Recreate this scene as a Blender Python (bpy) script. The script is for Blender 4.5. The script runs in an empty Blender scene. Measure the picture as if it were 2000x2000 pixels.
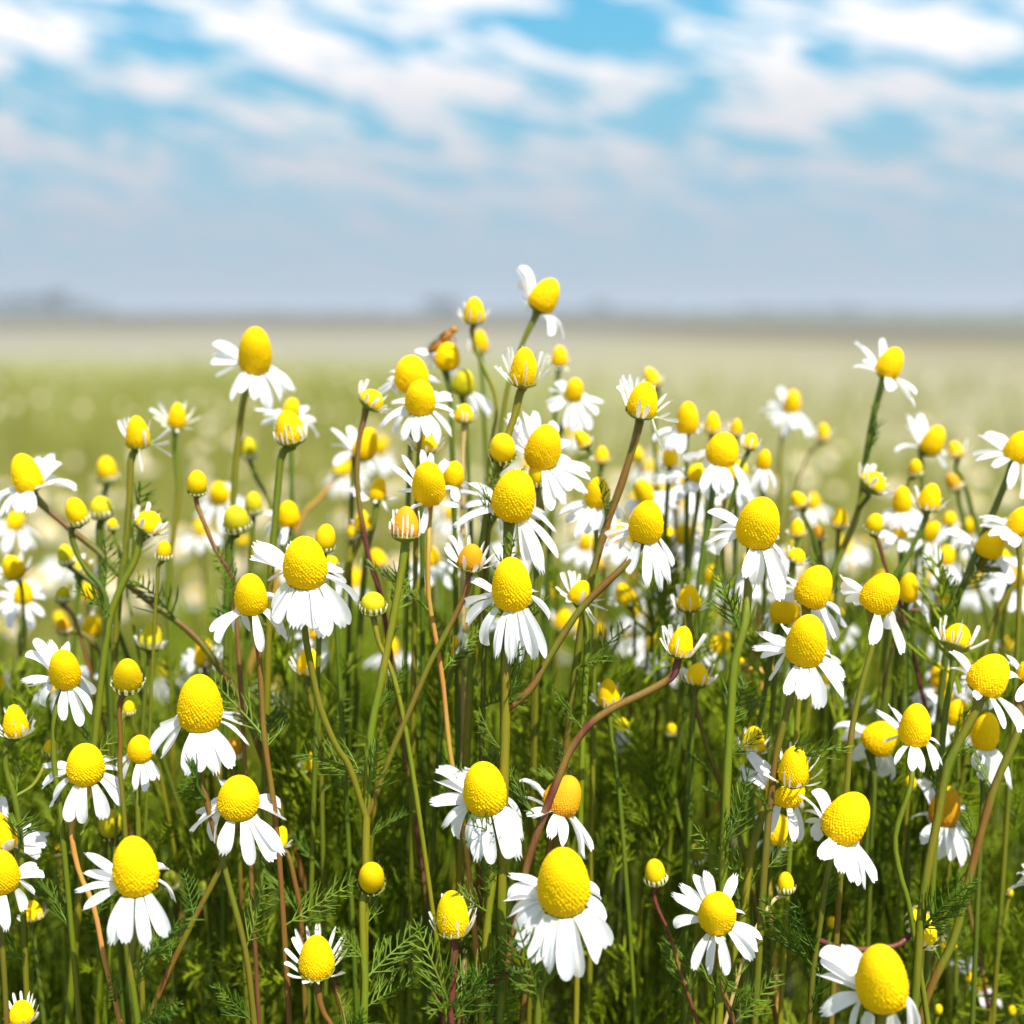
import bpy, math, random
import numpy as np
from mathutils import Vector, Matrix

# ------------------------------------------------------------------ camera
C = bpy.context.scene
ZC = 0.46                      # lens height above the ground, metres
PITCH = math.radians(7.95)
TAN2 = 0.72                    # frame width divided by distance (50 mm lens, 36 mm sensor)
FOCUS = 0.30
cam_d = bpy.data.cameras.new('camera'); cam = bpy.data.objects.new('camera', cam_d)
C.collection.objects.link(cam); C.camera = cam
cam.location = (0, 0, ZC); cam.rotation_euler = (math.pi/2 - PITCH, 0, 0)
cam_d.lens = 50; cam_d.sensor_width = 36
cam_d.clip_start = 0.01; cam_d.clip_end = 20000
cam_d.dof.use_dof = True; cam_d.dof.focus_distance = FOCUS; cam_d.dof.aperture_fstop = 9.0

# ------------------------------------------------------------------ light and exposure
SUN_EL, SUN_AZ = math.radians(58), math.radians(148)   # azimuth clockwise from +Y: behind the camera, to the right
sun_d = bpy.data.lights.new('sun', 'SUN'); sun = bpy.data.objects.new('sun', sun_d)
C.collection.objects.link(sun)
sun_d.energy = 4.8; sun_d.angle = math.radians(0.53); sun_d.color = (1.0, 0.965, 0.90)
sdir = Vector((math.cos(SUN_EL)*math.sin(SUN_AZ), math.cos(SUN_EL)*math.cos(SUN_AZ), math.sin(SUN_EL)))
sun.rotation_euler = sdir.to_track_quat('Z', 'Y').to_euler()
sun.location = (2, -2, 5)
C.view_settings.view_transform = 'Standard'; C.view_settings.look = 'None'
C.view_settings.exposure = 0.80; C.view_settings.gamma = 1.0
EXPO = 2**0.80
C.render.engine = 'CYCLES'
C.cycles.use_denoising = True
C.cycles.max_bounces = 7; C.cycles.diffuse_bounces = 4; C.cycles.transmission_bounces = 4
C.cycles.transparent_max_bounces = 6; C.cycles.sample_clamp_indirect = 6.0
C.cycles.use_adaptive_sampling = True; C.cycles.adaptive_threshold = 0.01

def lin(r, g, b, k=1.0):
    f = lambda c: (c/255/12.92 if c/255 <= 0.04045 else ((c/255+0.055)/1.055)**2.4)
    return (f(r)*k, f(g)*k, f(b)*k, 1)

# ------------------------------------------------------------------ sky: sky texture with drifting cloud layers
W = bpy.data.worlds.new('World'); C.world = W; W.use_nodes = True
nt = W.node_tree; nt.nodes.clear()
def N(t, tree=None, **kw):
    n = (tree or nt).nodes.new(t)
    for k, v in kw.items(): setattr(n, k, v)
    return n
def L(a, b, tree=None): (tree or nt).links.new(a, b)
def MA(op, a, b=None, c=None, tree=None, clamp=False):
    n = N('ShaderNodeMath', tree); n.operation = op; n.use_clamp = clamp
    for i, v in enumerate((a, b, c)):
        if v is None: continue
        if isinstance(v, (int, float)): n.inputs[i].default_value = v
        else: L(v, n.inputs[i], tree)
    return n.outputs[0]
def ramp(fac, stops, tree=None, interp='EASE'):
    n = N('ShaderNodeValToRGB', tree); n.color_ramp.interpolation = interp
    e = n.color_ramp.elements
    while len(e) > 1: e.remove(e[0])
    e[0].position = stops[0][0]; e[0].color = stops[0][1]
    for p, col in stops[1:]:
        q = e.new(p); q.color = col
    L(fac, n.inputs[0], tree); return n.outputs[0]
def mixc(f, a, b, tree=None, blend='MIX'):
    n = N('ShaderNodeMix', tree); n.data_type = 'RGBA'; n.blend_type = blend
    for i, v in ((0, f), (6, a), (7, b)):
        if isinstance(v, (int, float)): n.inputs[i].default_value = v
        elif isinstance(v, tuple): n.inputs[i].default_value = v
        else: L(v, n.inputs[i], tree)
    return n.outputs[2]
tc = N('ShaderNodeTexCoord'); nz = N('ShaderNodeVectorMath', operation='NORMALIZE'); L(tc.outputs['Generated'], nz.inputs[0])
sp = N('ShaderNodeSeparateXYZ'); L(nz.outputs[0], sp.inputs[0])
az = MA('ARCTAN2', sp.outputs[0], sp.outputs[1]); az = MA('MULTIPLY', az, 57.2958)
el = MA('ARCSINE', sp.outputs[2]); el = MA('MULTIPLY', el, 57.2958)
cb = N('ShaderNodeCombineXYZ'); L(az, cb.inputs[0]); L(el, cb.inputs[1])
uv = cb.outputs[0]
def mapped(vec, loc, rot, scale, kind='TEXTURE'):
    m = N('ShaderNodeMapping'); m.vector_type = kind
    m.inputs['Location'].default_value = (loc[0], loc[1], 0); m.inputs['Rotation'].default_value = (0, 0, rot)
    m.inputs['Scale'].default_value = (scale[0], scale[1], 1); L(vec, m.inputs[0]); return m.outputs[0]
def noise(vec, scale, det=4, rough=0.55, out='Fac', tree=None, dist=0.0):
    n = N('ShaderNodeTexNoise', tree); n.inputs['Scale'].default_value = scale
    n.inputs['Detail'].default_value = det; n.inputs['Roughness'].default_value = rough
    n.inputs['Distortion'].default_value = dist
    if vec is not None: L(vec, n.inputs['Vector'], tree)
    return n.outputs[out]
# wind-drawn warp of the coordinates
wv = mapped(uv, (3, 1), math.radians(-13), (9, 1.5))
w1 = noise(wv, 1.6, 5, 0.6, 'Color')
vm = N('ShaderNodeVectorMath', operation='MULTIPLY_ADD'); L(w1, vm.inputs[0])
vm.inputs[1].default_value = (2.2, 1.1, 0); vm.inputs[2].default_value = (-1.1, -0.55, 0)
va = N('ShaderNodeVectorMath', operation='ADD'); L(uv, va.inputs[0]); L(vm.outputs[0], va.inputs[1])
uvw = va.outputs[0]
def sky_pos(x, y):
    x, y = x*2000/1932, y*2000/1932
    sx, sy = (x/2000-.5)*TAN2, (.5-y/2000)*TAN2
    X, Y, Z = sx, math.cos(PITCH)+sy*math.sin(PITCH), -math.sin(PITCH)+sy*math.cos(PITCH)
    return math.degrees(math.atan2(X, Y)), math.degrees(math.asin(Z/math.sqrt(X*X+Y*Y+Z*Z)))
PXD = 0.0213          # degrees per picture pixel
BL = [(585,92,165,50,22,1.1),(400,30,170,32,22,1.0),(20,38,110,30,15,.9),(350,160,190,24,20,.85),(740,190,130,24,12,.85),
(885,158,115,36,12,1.15),(60,285,150,30,8,.75),(560,225,160,28,14,.55),(960,-4,140,22,0,1.0),(720,6,140,18,4,.8),(1510,165,125,44,28,1.1),
(1420,225,120,32,20,.7),(1310,80,110,45,10,.42),(1770,75,150,38,4,1.15),(1700,165,80,26,10,.7),(1860,190,110,30,15,.6),
(1620,20,110,20,5,.6),(700,350,190,28,8,.62),(900,310,140,26,10,.7),(1100,285,120,20,12,.7),(1240,330,110,24,5,.5),(1570,265,110,22,18,.65),
(1080,405,130,22,8,.45),(1720,345,140,20,8,.55),(180,380,140,20,6,.45),(440,300,120,18,10,.45),(140,120,150,16,12,.35),
(850,60,120,22,15,.5),(1120,140,130,30,12,.35),
(325,85,88,36,14,-1.1),(1150,42,135,58,15,-1.5),(1010,50,90,26,10,-.8),(545,168,95,22,20,-.95),(760,258,85,24,10,-.85),(200,205,150,26,8,-.75),
(700,70,60,18,10,-.6),(1440,272,130,26,12,-.75),(1690,265,65,36,0,-.75),(1570,88,42,36,0,-.6),(1925,130,45,40,0,-.7),
(1880,22,70,18,20,-.7),(985,235,90,26,5,-.6),(1250,225,110,30,5,-.5),(60,190,90,20,5,-.5),(400,330,80,18,8,-.35)]
tot = None
for (x, y, rx, ry, sl, a) in BL:
    A, E = sky_pos(x, y)
    m = mapped(uvw, (A, E), math.radians(-sl), (rx*PXD*1.35, ry*PXD*1.35))
    ln = N('ShaderNodeVectorMath', operation='LENGTH'); L(m, ln.inputs[0])
    mr = N('ShaderNodeMapRange'); mr.interpolation_type = 'SMOOTHSTEP'
    L(ln.outputs['Value'], mr.inputs[0]); mr.inputs[1].default_value = 0.15; mr.inputs[2].default_value = 1.0
    mr.inputs[3].default_value = a; mr.inputs[4].default_value = 0.0
    tot = mr.outputs[0] if tot is None else MA('ADD', tot, mr.outputs[0])
st1 = noise(mapped(uv, (0, 0), math.radians(-12), (8, 1.45)), 2.3, 6, 0.66, dist=0.5)
st2 = noise(mapped(uv, (5, 9), math.radians(-8), (4.0, 0.55)), 2.0, 5, 0.7)
d0 = MA('ADD', MA('MULTIPLY', MA('SUBTRACT', st1, 0.5), 6.4), MA('MULTIPLY', MA('SUBTRACT', st2, 0.5), 0.7))
dens = MA('ADD', MA('ADD', MA('MULTIPLY', tot, 0.80), d0), 0.36)
mr = N('ShaderNodeMapRange'); mr.interpolation_type = 'SMOOTHSTEP'; L(dens, mr.inputs[0])
mr.inputs[1].default_value = 0.10; mr.inputs[2].default_value = 0.80; cov = mr.outputs[0]
cov = MA('MULTIPLY', cov, ramp(MA('DIVIDE', el, 20), [(0.0, (0,0,0,1)), (0.09, (.30,.30,.30,1)), (0.2, (.85,.85,.85,1)), (0.32, (1,1,1,1))]))
k = 1/EXPO
ele = MA('DIVIDE', el, 20, clamp=True)
clear = ramp(ele, [(0.0, lin(172,190,202,k)), (0.05, lin(174,195,207,k)), (0.14, lin(170,199,215,k)), (0.27, lin(156,201,222,k)),
                   (0.40, lin(132,200,228,k)), (0.54, lin(108,197,236,k)), (0.70, lin(88,188,240,k)), (1, lin(74,170,232,k))])
cloud = ramp(ele, [(0.0, lin(186,196,208,k)), (0.15, lin(196,203,214,k)), (0.27, lin(212,217,225,k)),
                   (0.40, lin(238,239,242,k)), (0.52, lin(255,253,253,k*1.12)), (1, lin(255,255,255,k*1.2))])
shade = noise(mapped(uv, (7, 2), math.radians(-14), (6, 1.6)), 2.2, 3, 0.5)
cloud = mixc(ramp(shade, [(0.42, (0,0,0,1)), (0.62, (.26,.26,.26,1))]), cloud, mixc(1.0, cloud, (0.90, 0.82, 0.90, 1), blend='MULTIPLY'))
low = mixc(cov, clear, cloud)
sky = N('ShaderNodeTexSky'); sky.sky_type = 'NISHITA'; sky.sun_disc = False
sky.sun_elevation = SUN_EL; sky.sun_rotation = SUN_AZ; sky.altitude = 50; sky.air_density = 1.0; sky.dust_density = 1.0
nish = mixc(1.0, sky.outputs[0], (0.11, 0.11, 0.11, 1), blend='MULTIPLY')
hi = mixc(MA('MULTIPLY', cov, 0.5), nish, (0.8, 0.8, 0.82, 1))
up = ramp(MA('DIVIDE', el, 90, clamp=True), [(0.19, (0,0,0,1)), (0.40, (1,1,1,1))])
bg = N('ShaderNodeBackground'); L(mixc(up, low, hi), bg.inputs[0]); bg.inputs[1].default_value = 1.0
wo = N('ShaderNodeOutputWorld'); L(bg.outputs[0], wo.inputs[0])
W.cycles.sampling_method = 'MANUAL'; W.cycles.sample_map_resolution = 512

# ------------------------------------------------------------------ materials
def material(name, tree_fn):
    m = bpy.data.materials.new(name); m.use_nodes = True
    t = m.node_tree; t.nodes.clear(); o = N('ShaderNodeOutputMaterial', t)
    L(tree_fn(t), o.inputs[0], t); return m
def pbsdf(t, col, rough=0.6, spec=0.3, normal=None):
    b = N('ShaderNodeBsdfPrincipled', t)
    if isinstance(col, tuple): b.inputs['Base Color'].default_value = col
    else: L(col, b.inputs['Base Color'], t)
    b.inputs['Roughness'].default_value = rough; b.inputs['Specular IOR Level'].default_value = spec
    if normal is not None: L(normal, b.inputs['Normal'], t)
    return b
def with_trans(t, b, col, f):
    tr = N('ShaderNodeBsdfTranslucent', t)
    if isinstance(col, tuple): tr.inputs[0].default_value = col
    else: L(col, tr.inputs[0], t)
    mx = N('ShaderNodeMixShader', t); mx.inputs[0].default_value = f
    L(b.outputs[0], mx.inputs[1], t); L(tr.outputs[0], mx.inputs[2], t); return mx.outputs[0]
def objc(t): return N('ShaderNodeTexCoord', t).outputs['Object']
def bump(t, h, strength=0.3, dist=0.0002):
    b = N('ShaderNodeBump', t); b.inputs['Strength'].default_value = strength; b.inputs['Distance'].default_value = dist
    L(h, b.inputs['Height'], t); return b.outputs[0]
def petal_mat(name, c1, c2, f):
    def fn(t):
        o = objc(t); s = N('ShaderNodeSeparateXYZ', t); L(o, s.inputs[0], t)
        base = ramp(s.outputs[0], [(0.0, c2), (0.28, c1)], t)
        mp = N('ShaderNodeMapping', t); mp.inputs['Scale'].default_value = (1.5, 26, 1); L(o, mp.inputs[0], t)
        nn = noise(mp.outputs[0], 1.0, 2, 0.5, tree=t)
        col = mixc(MA('MULTIPLY', nn, 0.22, tree=t), base, (0.62, 0.64, 0.66, 1), t)
        return with_trans(t, pbsdf(t, col, 0.55, 0.25), col, f)
    return material(name, fn)
M = {}
M['petal'] = petal_mat('petal_white', (0.90, 0.90, 0.91, 1), (0.84, 0.86, 0.74, 1), 0.38)
M['young'] = petal_mat('petal_cream', (0.86, 0.86, 0.78, 1), (0.74, 0.74, 0.36, 1), 0.30)
M['stub'] = petal_mat('petal_pale_yellow', (0.86, 0.84, 0.52, 1), (0.72, 0.72, 0.30, 1), 0.25)
def disc_mat(name, top, base):
    def fn(t):
        o = objc(t); s = N('ShaderNodeSeparateXYZ', t); L(o, s.inputs[0], t)
        oi = N('ShaderNodeObjectInfo', t)
        c = ramp(s.outputs[2], [(0.0, base), (0.42, top)], t)
        c = mixc(MA('MULTIPLY', noise(o, 9, 2, .5, tree=t), 0.25, tree=t), c, base, t)
        hs = N('ShaderNodeHueSaturation', t); L(c, hs.inputs['Color'], t)
        L(MA('ADD', MA('MULTIPLY', oi.outputs['Random'], 0.16, tree=t), 0.92, tree=t), hs.inputs['Value'], t)
        return with_trans(t, pbsdf(t, hs.outputs[0], 0.7, 0.12), hs.outputs[0], 0.12)
    return material(name, fn)
M['yellow'] = disc_mat('disc_yellow', (0.95, 0.625, 0.001, 1), (0.90, 0.53, 0.002, 1))
M['ochre'] = disc_mat('disc_ochre', (0.72, 0.36, 0.010, 1), (0.55, 0.22, 0.010, 1))
M['budyel'] = disc_mat('disc_bud_yellow', (0.88, 0.58, 0.002, 1), (0.42, 0.38, 0.008, 1))
M['olive'] = disc_mat('disc_olive', (0.62, 0.53, 0.012, 1), (0.36, 0.36, 0.02, 1))
M['mossy'] = disc_mat('disc_moss', (0.22, 0.24, 0.015, 1), (0.12, 0.16, 0.02, 1))
def stem_mat(name, a, b, lo=0.40, hi=0.62):
    def fn(t):
        oi = N('ShaderNodeObjectInfo', t); ge = N('ShaderNodeNewGeometry', t)
        mp = N('ShaderNodeMapping', t); mp.inputs['Scale'].default_value = (160, 160, 22); L(ge.outputs['Position'], mp.inputs[0], t)
        n1 = noise(mp.outputs[0], 1, 3, 0.5, tree=t)
        n1 = ramp(n1, [(lo, (0,0,0,1)), (hi, (1,1,1,1))], t)
        c = mixc(n1, a, b, t)
        hs = N('ShaderNodeHueSaturation', t); L(c, hs.inputs['Color'], t)
        L(MA('ADD', MA('MULTIPLY', oi.outputs['Random'], 0.4, tree=t), 0.8, tree=t), hs.inputs['Value'], t)
        m2 = N('ShaderNodeMapping', t); m2.inputs['Scale'].default_value = (1500, 1500, 60); L(ge.outputs['Position'], m2.inputs[0], t)
        return with_trans(t, pbsdf(t, hs.outputs[0], 0.5, 0.35, bump(t, noise(m2.outputs[0], 1, 2, .5, tree=t), 0.5, 0.0003)), hs.outputs[0], 0.12)
    return material(name, fn)
M['g'] = stem_mat('stem_green', (0.120, 0.160, 0.004, 1), (0.185, 0.165, 0.006, 1))
M['d'] = stem_mat('stem_dark_green', (0.070, 0.115, 0.004, 1), (0.105, 0.130, 0.006, 1))
M['b'] = stem_mat('stem_olive_brown', (0.125, 0.135, 0.005, 1), (0.165, 0.070, 0.012, 1), .38, .62)
M['r'] = stem_mat('stem_purple_red', (0.130, 0.030, 0.022, 1), (0.200, 0.120, 0.020, 1))
M['o'] = stem_mat('stem_orange', (0.50, 0.23, 0.05, 1), (0.46, 0.30, 0.04, 1))
M['s'] = stem_mat('stem_straw', (0.58, 0.46, 0.20, 1), (0.50, 0.34, 0.12, 1))
def leaf_mat(name, a, b, f=0.35):
    def fn(t):
        ge = N('ShaderNodeNewGeometry', t)
        n1 = ramp(noise(ge.outputs['Position'], 38, 3, .6, tree=t), [(0.38, (0,0,0,1)), (0.62, (1,1,1,1))], t)
        c = mixc(n1, a, b, t)
        return with_trans(t, pbsdf(t, c, 0.5, 0.3), c, f)
    return material(name, fn)
M['leaf'] = leaf_mat('feathery_leaf', (0.075, 0.160, 0.010, 1), (0.210, 0.310, 0.030, 1))
M['mass'] = leaf_mat('foliage_mass', (0.200, 0.300, 0.006, 1), (0.420, 0.510, 0.020, 1), .60)
M['mstem'] = leaf_mat('foliage_stem', (0.150, 0.190, 0.005, 1), (0.250, 0.240, 0.012, 1), 0.3)
M['calyx'] = leaf_mat('calyx_green', (0.130, 0.170, 0.020, 1), (0.210, 0.240, 0.030, 1), 0.2)

# ------------------------------------------------------------------ mesh helpers
def mesh(name, V, F, mat, smooth=True, mats=None, fm=None):
    me = bpy.data.meshes.new(name)
    V = np.asarray(V, np.float32).reshape(-1, 3)
    F = np.asarray(F, np.int32)
    k_ = F.shape[1]; n = len(F)
    me.vertices.add(len(V)); me.vertices.foreach_set('co', V.ravel())
    me.loops.add(n*k_); me.loops.foreach_set('vertex_index', F.ravel())
    me.polygons.add(n); me.polygons.foreach_set('loop_start', np.arange(0, n*k_, k_, dtype=np.int32))
    me.polygons.foreach_set('loop_total', np.full(n, k_, np.int32))
    if smooth: me.polygons.foreach_set('use_smooth', np.ones(n, bool))
    for m_ in (mats or [mat]): me.materials.append(m_)
    if fm is not None: me.polygons.foreach_set('material_index', np.asarray(fm, np.int32))
    me.update(calc_edges=True); me.validate()
    return me
def add(name, me, parent=None, mw=None):
    o = bpy.data.objects.new(name, me); C.collection.objects.link(o)
    if parent is not None: o.parent = parent
    if mw is not None: o.matrix_local = mw
    return o
def tag(o, label=None, cat=None, group=None, kind=None):
    if label: o['label'] = label
    if cat: o['category'] = cat
    if group: o['group'] = group
    if kind: o['kind'] = kind
    return o
def grid_faces(nu, nv, wrap=False):
    F = []
    for i in range(nu-1):
        for j in range(nv if wrap else nv-1):
            a = i*nv+j; b = i*nv+(j+1) % nv
            F.append((a, b, b+nv, a+nv))
    return np.array(F)
RS = np.random.RandomState(7)

PROF = {}
def disc_geo(kind, seed, nr=190, na=230):
    rs = np.random.RandomState(seed)
    z = np.linspace(0, 1, 600)
    foot = 0.85+0.15*np.sin(np.clip(z/0.30, 0, 1)*1.5708)
    if kind == 'egg':   r = (1-z**2.8)**0.51*foot
    elif kind == 'cone': r = (1-z**2.0)**0.62*foot
    elif kind == 'dome': r = (1-z**2.3)**0.5*foot
    else:
        r = np.sqrt(np.clip(1-((z-0.42)/0.58)**2, 0, 1)); r = np.where(z < .42, np.maximum(r, .72+z*.62), r)
    PROF[kind] = r[::6].copy(); Hh = 1.4
    s = np.concatenate([[0], np.cumsum(np.hypot(np.diff(r), np.diff(z)*Hh))]); s /= s[-1]
    t = np.linspace(0, 1, nr)
    rr, zz = np.interp(t, s, r), np.interp(t, s, z)
    a = np.linspace(0, 2*math.pi, na, endpoint=False)
    P = np.stack([rr[:, None]*np.cos(a), rr[:, None]*np.sin(a), np.repeat(zz[:, None], na, 1)*Hh], -1).reshape(-1, 3)
    # florets in a golden-angle spiral, finer towards the tip
    n = 860; q = (np.arange(n)+.5)/n
    wgt = r*(1+1.3*z**2)+1e-4; cw = np.cumsum(wgt*np.gradient(s)); cw /= cw[-1]
    sf = np.interp(q, cw, s); rf, zf = np.interp(sf, s, r), np.interp(sf, s, z)
    af = np.arange(n)*2.399963+rs.normal(0, .022, n)/(rf+.15); zf = np.clip(zf+rs.normal(0, .006, n), 0, 1)
    G = np.stack([rf*np.cos(af), rf*np.sin(af), zf*Hh], -1)
    dd = ((G[:, None]-G[None])**2).sum(-1)+9*np.eye(n); size = .53*np.sqrt(dd.min(1))
    size = np.minimum(size, .075)
    amp = (0.056 if kind != 'bud' else .028)*np.clip(1.25-zf*1.25, 0.16, 1)*(0.7+0.6*rs.rand(n))
    ragged = (rs.rand(n) < 0.10) & (zf < 0.40); amp[ragged] *= 1.6
    hgt = np.zeros(len(P), np.float32); zP = P[:, 2]
    for k0 in range(0, len(P), na*4):                      # strip by strip: only florets near the strip matter
        Q = P[k0:k0+na*4]; lo, hi = Q[:, 2].min()-.09, Q[:, 2].max()+.09
        g = (G[:, 2] > lo) & (G[:, 2] < hi)
        if not g.any(): continue
        D2 = ((Q[:, None, :]-G[None, g])**2).sum(-1)
        hgt[k0:k0+na*4] = (amp[g][None]*np.sqrt(np.clip(1-D2/size[g][None]**2, 0, 1))).max(1)
    nrm = P*np.array([1, 1, 0])+np.array([0, 0, 1])*(P[:, 2:3]*.45)
    nrm /= np.linalg.norm(nrm, axis=1, keepdims=True)+1e-6
    P = P*(1+0.025*np.sin(2*np.arctan2(P[:, 1], P[:, 0])+seed)*np.clip(1.4-P[:, 2], 0, 1)*[[1], [1], [0]]).T+nrm*hgt[:, None]
    P[:, 2] /= Hh
    return P, grid_faces(nr, na, True)
DGEO = {kd: disc_geo(kd, 3+i) for i, kd in enumerate(('egg', 'cone', 'dome', 'bud'))}
DISC = {}
for mk in ('yellow', 'budyel', 'ochre', 'olive', 'mossy'):
    for kd in ('egg', 'cone', 'dome', 'bud'):
        if kd == 'cone' or (mk == 'budyel' and kd == 'egg'): continue
        DISC[mk, kd] = mesh(f'disc_{mk}_{kd}', *DGEO[kd], M[mk])

def petal_mesh(name, mat, seed, arch, cup, teeth, base_w=.52, taper=0.0, thick=0.0):
    rs = np.random.RandomState(seed); nu, nv = 13, 9
    u = np.linspace(0, 1, nu); v = np.linspace(-1, 1, nv)
    U, Vv = np.meshgrid(u, v, indexing='ij')
    w = base_w+(1-base_w)*np.sin(np.clip(U/0.62, 0, 1)*math.pi/2)**1.2
    w *= np.where(U > 0.72, np.sqrt(np.clip(1-((U-.72)/.335)**2, 0.0, 1)), 1)
    w *= 1-taper*U
    k1, k2 = rs.uniform(-.25, .25), rs.uniform(.7, 1.3)
    Lv = 1-0.05*Vv**2+teeth*0.035*np.cos(math.pi*(2.6*Vv+k1))*(U**6)
    x = U*Lv; y = .5*w*Vv+rs.uniform(-.05, .05)*np.sin(U*math.pi)
    z = 4*arch*U*(1-U)+cup*Vv**2*w*.5+0.022*np.cos(Vv*math.pi*2.0)*np.sin(U*math.pi)
    z += 0.02*rs.uniform(-1, 1)*np.sin(U*5+k1*9)*Vv+rs.uniform(-.03, .03)*U*Vv*4
    return mesh(name, np.stack([x, y, z], -1), grid_faces(nu, nv), mat)
PET = {'petal': [petal_mesh(f'petal_{i}', M['petal'], i, [.03, .07, .11, .05, -.02, .09, .14, .06][i], [.10, .22, -.12, .16, .20, -.08, .1, .25][i], i % 3, taper=.03*i % .1) for i in range(8)],
       'young': [petal_mesh(f'young_petal_{i}', M['young'], 20+i, [-.05, -.09, .03, -.02, -.07][i], [.08, .05, .10, .04, .09][i], .5, .6, 0.0) for i in range(5)],
       'stub': [petal_mesh(f'stub_petal_{i}', M['stub'], 40+i, [-.16, -.10, -.2][i], [.10, .08, .12][i], .3, .7) for i in range(3)]}

def calyx_mesh(name, seed, low=False):
    rs = np.random.RandomState(seed); na = 42; prof = [(.10, -.46), (.22, -.40), (.42, -.30), (.60, -.20), (.74, -.12), (.84, -.05)] if low else [(.10, -.52), (.22, -.44), (.48, -.30), (.78, -.16), (.98, -.01), (1.06, .13)]
    V = []
    for i, (r, z) in enumerate(prof):
        for j in range(na):
            a = 2*math.pi*j/na; t = [0, 0, .01, .02, .03, .05 if low else .09][i]*(1 if j % 3 == 1 else (-.6 if j % 3 == 0 else 0))
            ri = r*(1+.03*rs.randn()*(i > 1)+([0, 0, .01, .02, .03, .02][i])*(j % 3 == 1))
            V.append((ri*math.cos(a), ri*math.sin(a), z+t))
    V = np.array(V); F = list(map(tuple, grid_faces(len(prof), na, True)))
    n0 = len(V); inner = V.copy()*np.array([.93, .93, 1.0])+np.array([0, 0, .02])
    V = np.concatenate([V, inner]); F += [(d+n0, c+n0, b+n0, a+n0) for (a, b, c, d) in grid_faces(len(prof), na, True)]
    k0 = (len(prof)-1)*na
    F += [(k0+j, k0+(j+1) % na, n0+k0+(j+1) % na, n0+k0+j) for j in range(na)]
    return mesh(name, V, F, M['calyx'])
CAL = {True: [calyx_mesh(f'calyx_{i}', 60+i, True) for i in range(3)], False: [calyx_mesh(f'calyx_cup_{i}', 70+i) for i in range(3)]}

def tube(P, R, ns=8):
    P = np.asarray(P, float); n = len(P); R = np.broadcast_to(R, n)
    T = np.gradient(P, axis=0); T /= np.linalg.norm(T, axis=1, keepdims=True)+1e-12
    ref = np.array([0.31, 0.9, 0.1]); Nn = np.cross(T, ref); Nn /= np.linalg.norm(Nn, axis=1, keepdims=True)+1e-9
    B = np.cross(T, Nn); a = np.linspace(0, 2*math.pi, ns, endpoint=False)
    rib = (1+.07*np.cos(a*(ns//2)) if ns >= 10 else np.ones(ns))[None, :, None]
    V = P[:, None]+rib*R[:, None, None]*(np.cos(a)[None, :, None]*Nn[:, None]+np.sin(a)[None, :, None]*B[:, None])
    return V.reshape(-1, 3), grid_faces(n, ns, True)
def spline(P, n=34):
    """centripetal Catmull-Rom: no loops where points lie close together"""
    P = [np.asarray(p, float) for p in P]
    Q = [P[0]]
    for p in P[1:]:
        if np.linalg.norm(p-Q[-1]) > 1e-5: Q.append(p)
    P = np.vstack([2*Q[0]-Q[1], Q, 2*Q[-1]-Q[-2]]); out = []
    ln = [np.linalg.norm(P[i+2]-P[i+1])**.5 for i in range(len(P)-3)]; tot_ = sum(ln)
    for i in range(len(P)-3):
        p0, p1, p2, p3 = P[i:i+4]; t0 = 0.; t1 = t0+np.linalg.norm(p1-p0)**.5; t2 = t1+np.linalg.norm(p2-p1)**.5; t3 = t2+np.linalg.norm(p3-p2)**.5
        for t in np.linspace(t1, t2, max(3, int(round(n*ln[i]/tot_))), endpoint=False):
            a1 = (t1-t)/(t1-t0)*p0+(t-t0)/(t1-t0)*p1; a2 = (t2-t)/(t2-t1)*p1+(t-t1)/(t2-t1)*p2; a3 = (t3-t)/(t3-t2)*p2+(t-t2)/(t3-t2)*p3
            b1 = (t2-t)/(t2-t0)*a1+(t-t0)/(t2-t0)*a2; b2 = (t3-t)/(t3-t1)*a2+(t-t1)/(t3-t1)*a3
            out.append((t2-t)/(t2-t1)*b1+(t-t1)/(t2-t1)*b2)
    out.append(P[-2]); return np.array(out)

def sprig(seed, curl=0.0, dense=1.0):
    """finely divided leaf: a rachis with thread-like side lobes, unit length along +Z"""
    rs = np.random.RandomState(seed); Vs, Fs, off = [], [], 0
    def thread(p, d, ln, r, bend, n=3):
        nonlocal off
        d = d/np.linalg.norm(d); pts = [p]
        for i in range(n):
            d = d+bend/n; d = d/np.linalg.norm(d); pts.append(pts[-1]+d*ln/n)
        V, F = tube(pts, np.linspace(r, r*.35, n+1), 3)
        Vs.append(V); Fs.append(F+off); off += len(V); return pts
    rach = thread(np.zeros(3), np.array([0, .15, 1.0]), 1.0, .020, np.array([rs.uniform(-.3, .3), curl, 0.0]), 6)
    for i in range(int(8*dense)):
        t = .12+.84*i/(8*dense); k_ = t*6; j = int(k_); p = np.array(rach[j])*(1-(k_-j))+np.array(rach[min(6, j+1)])*(k_-j)
        for sd in (-1, 1):
            ln = (.34*(1-t)+.12)*rs.uniform(.7, 1.25)
            d = np.array([sd*1.0, rs.uniform(-.5, .6), rs.uniform(.5, 1.1)])
            q = thread(p, d, ln, .014, np.array([0, rs.uniform(-.3, .5), .6]), 2)
            for m_ in range(rs.randint(1, 4)):
                b = np.array(q[1])*rs.uniform(.2, 1)+p*0+0; b = p+(np.array(q[1])-p)*rs.uniform(.4, 1.0)
                thread(b, d+rs.uniform(-.9, .9, 3)+np.array([0, 0, .4]), ln*rs.uniform(.35, .6), .012, np.array([0, 0, .5]), 2)
    return np.concatenate(Vs), np.concatenate(Fs)
SPR = [sprig(100+i, [-.5, .3, .8, 0, .5, -.2, .6, -.7][i]) for i in range(8)]
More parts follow.
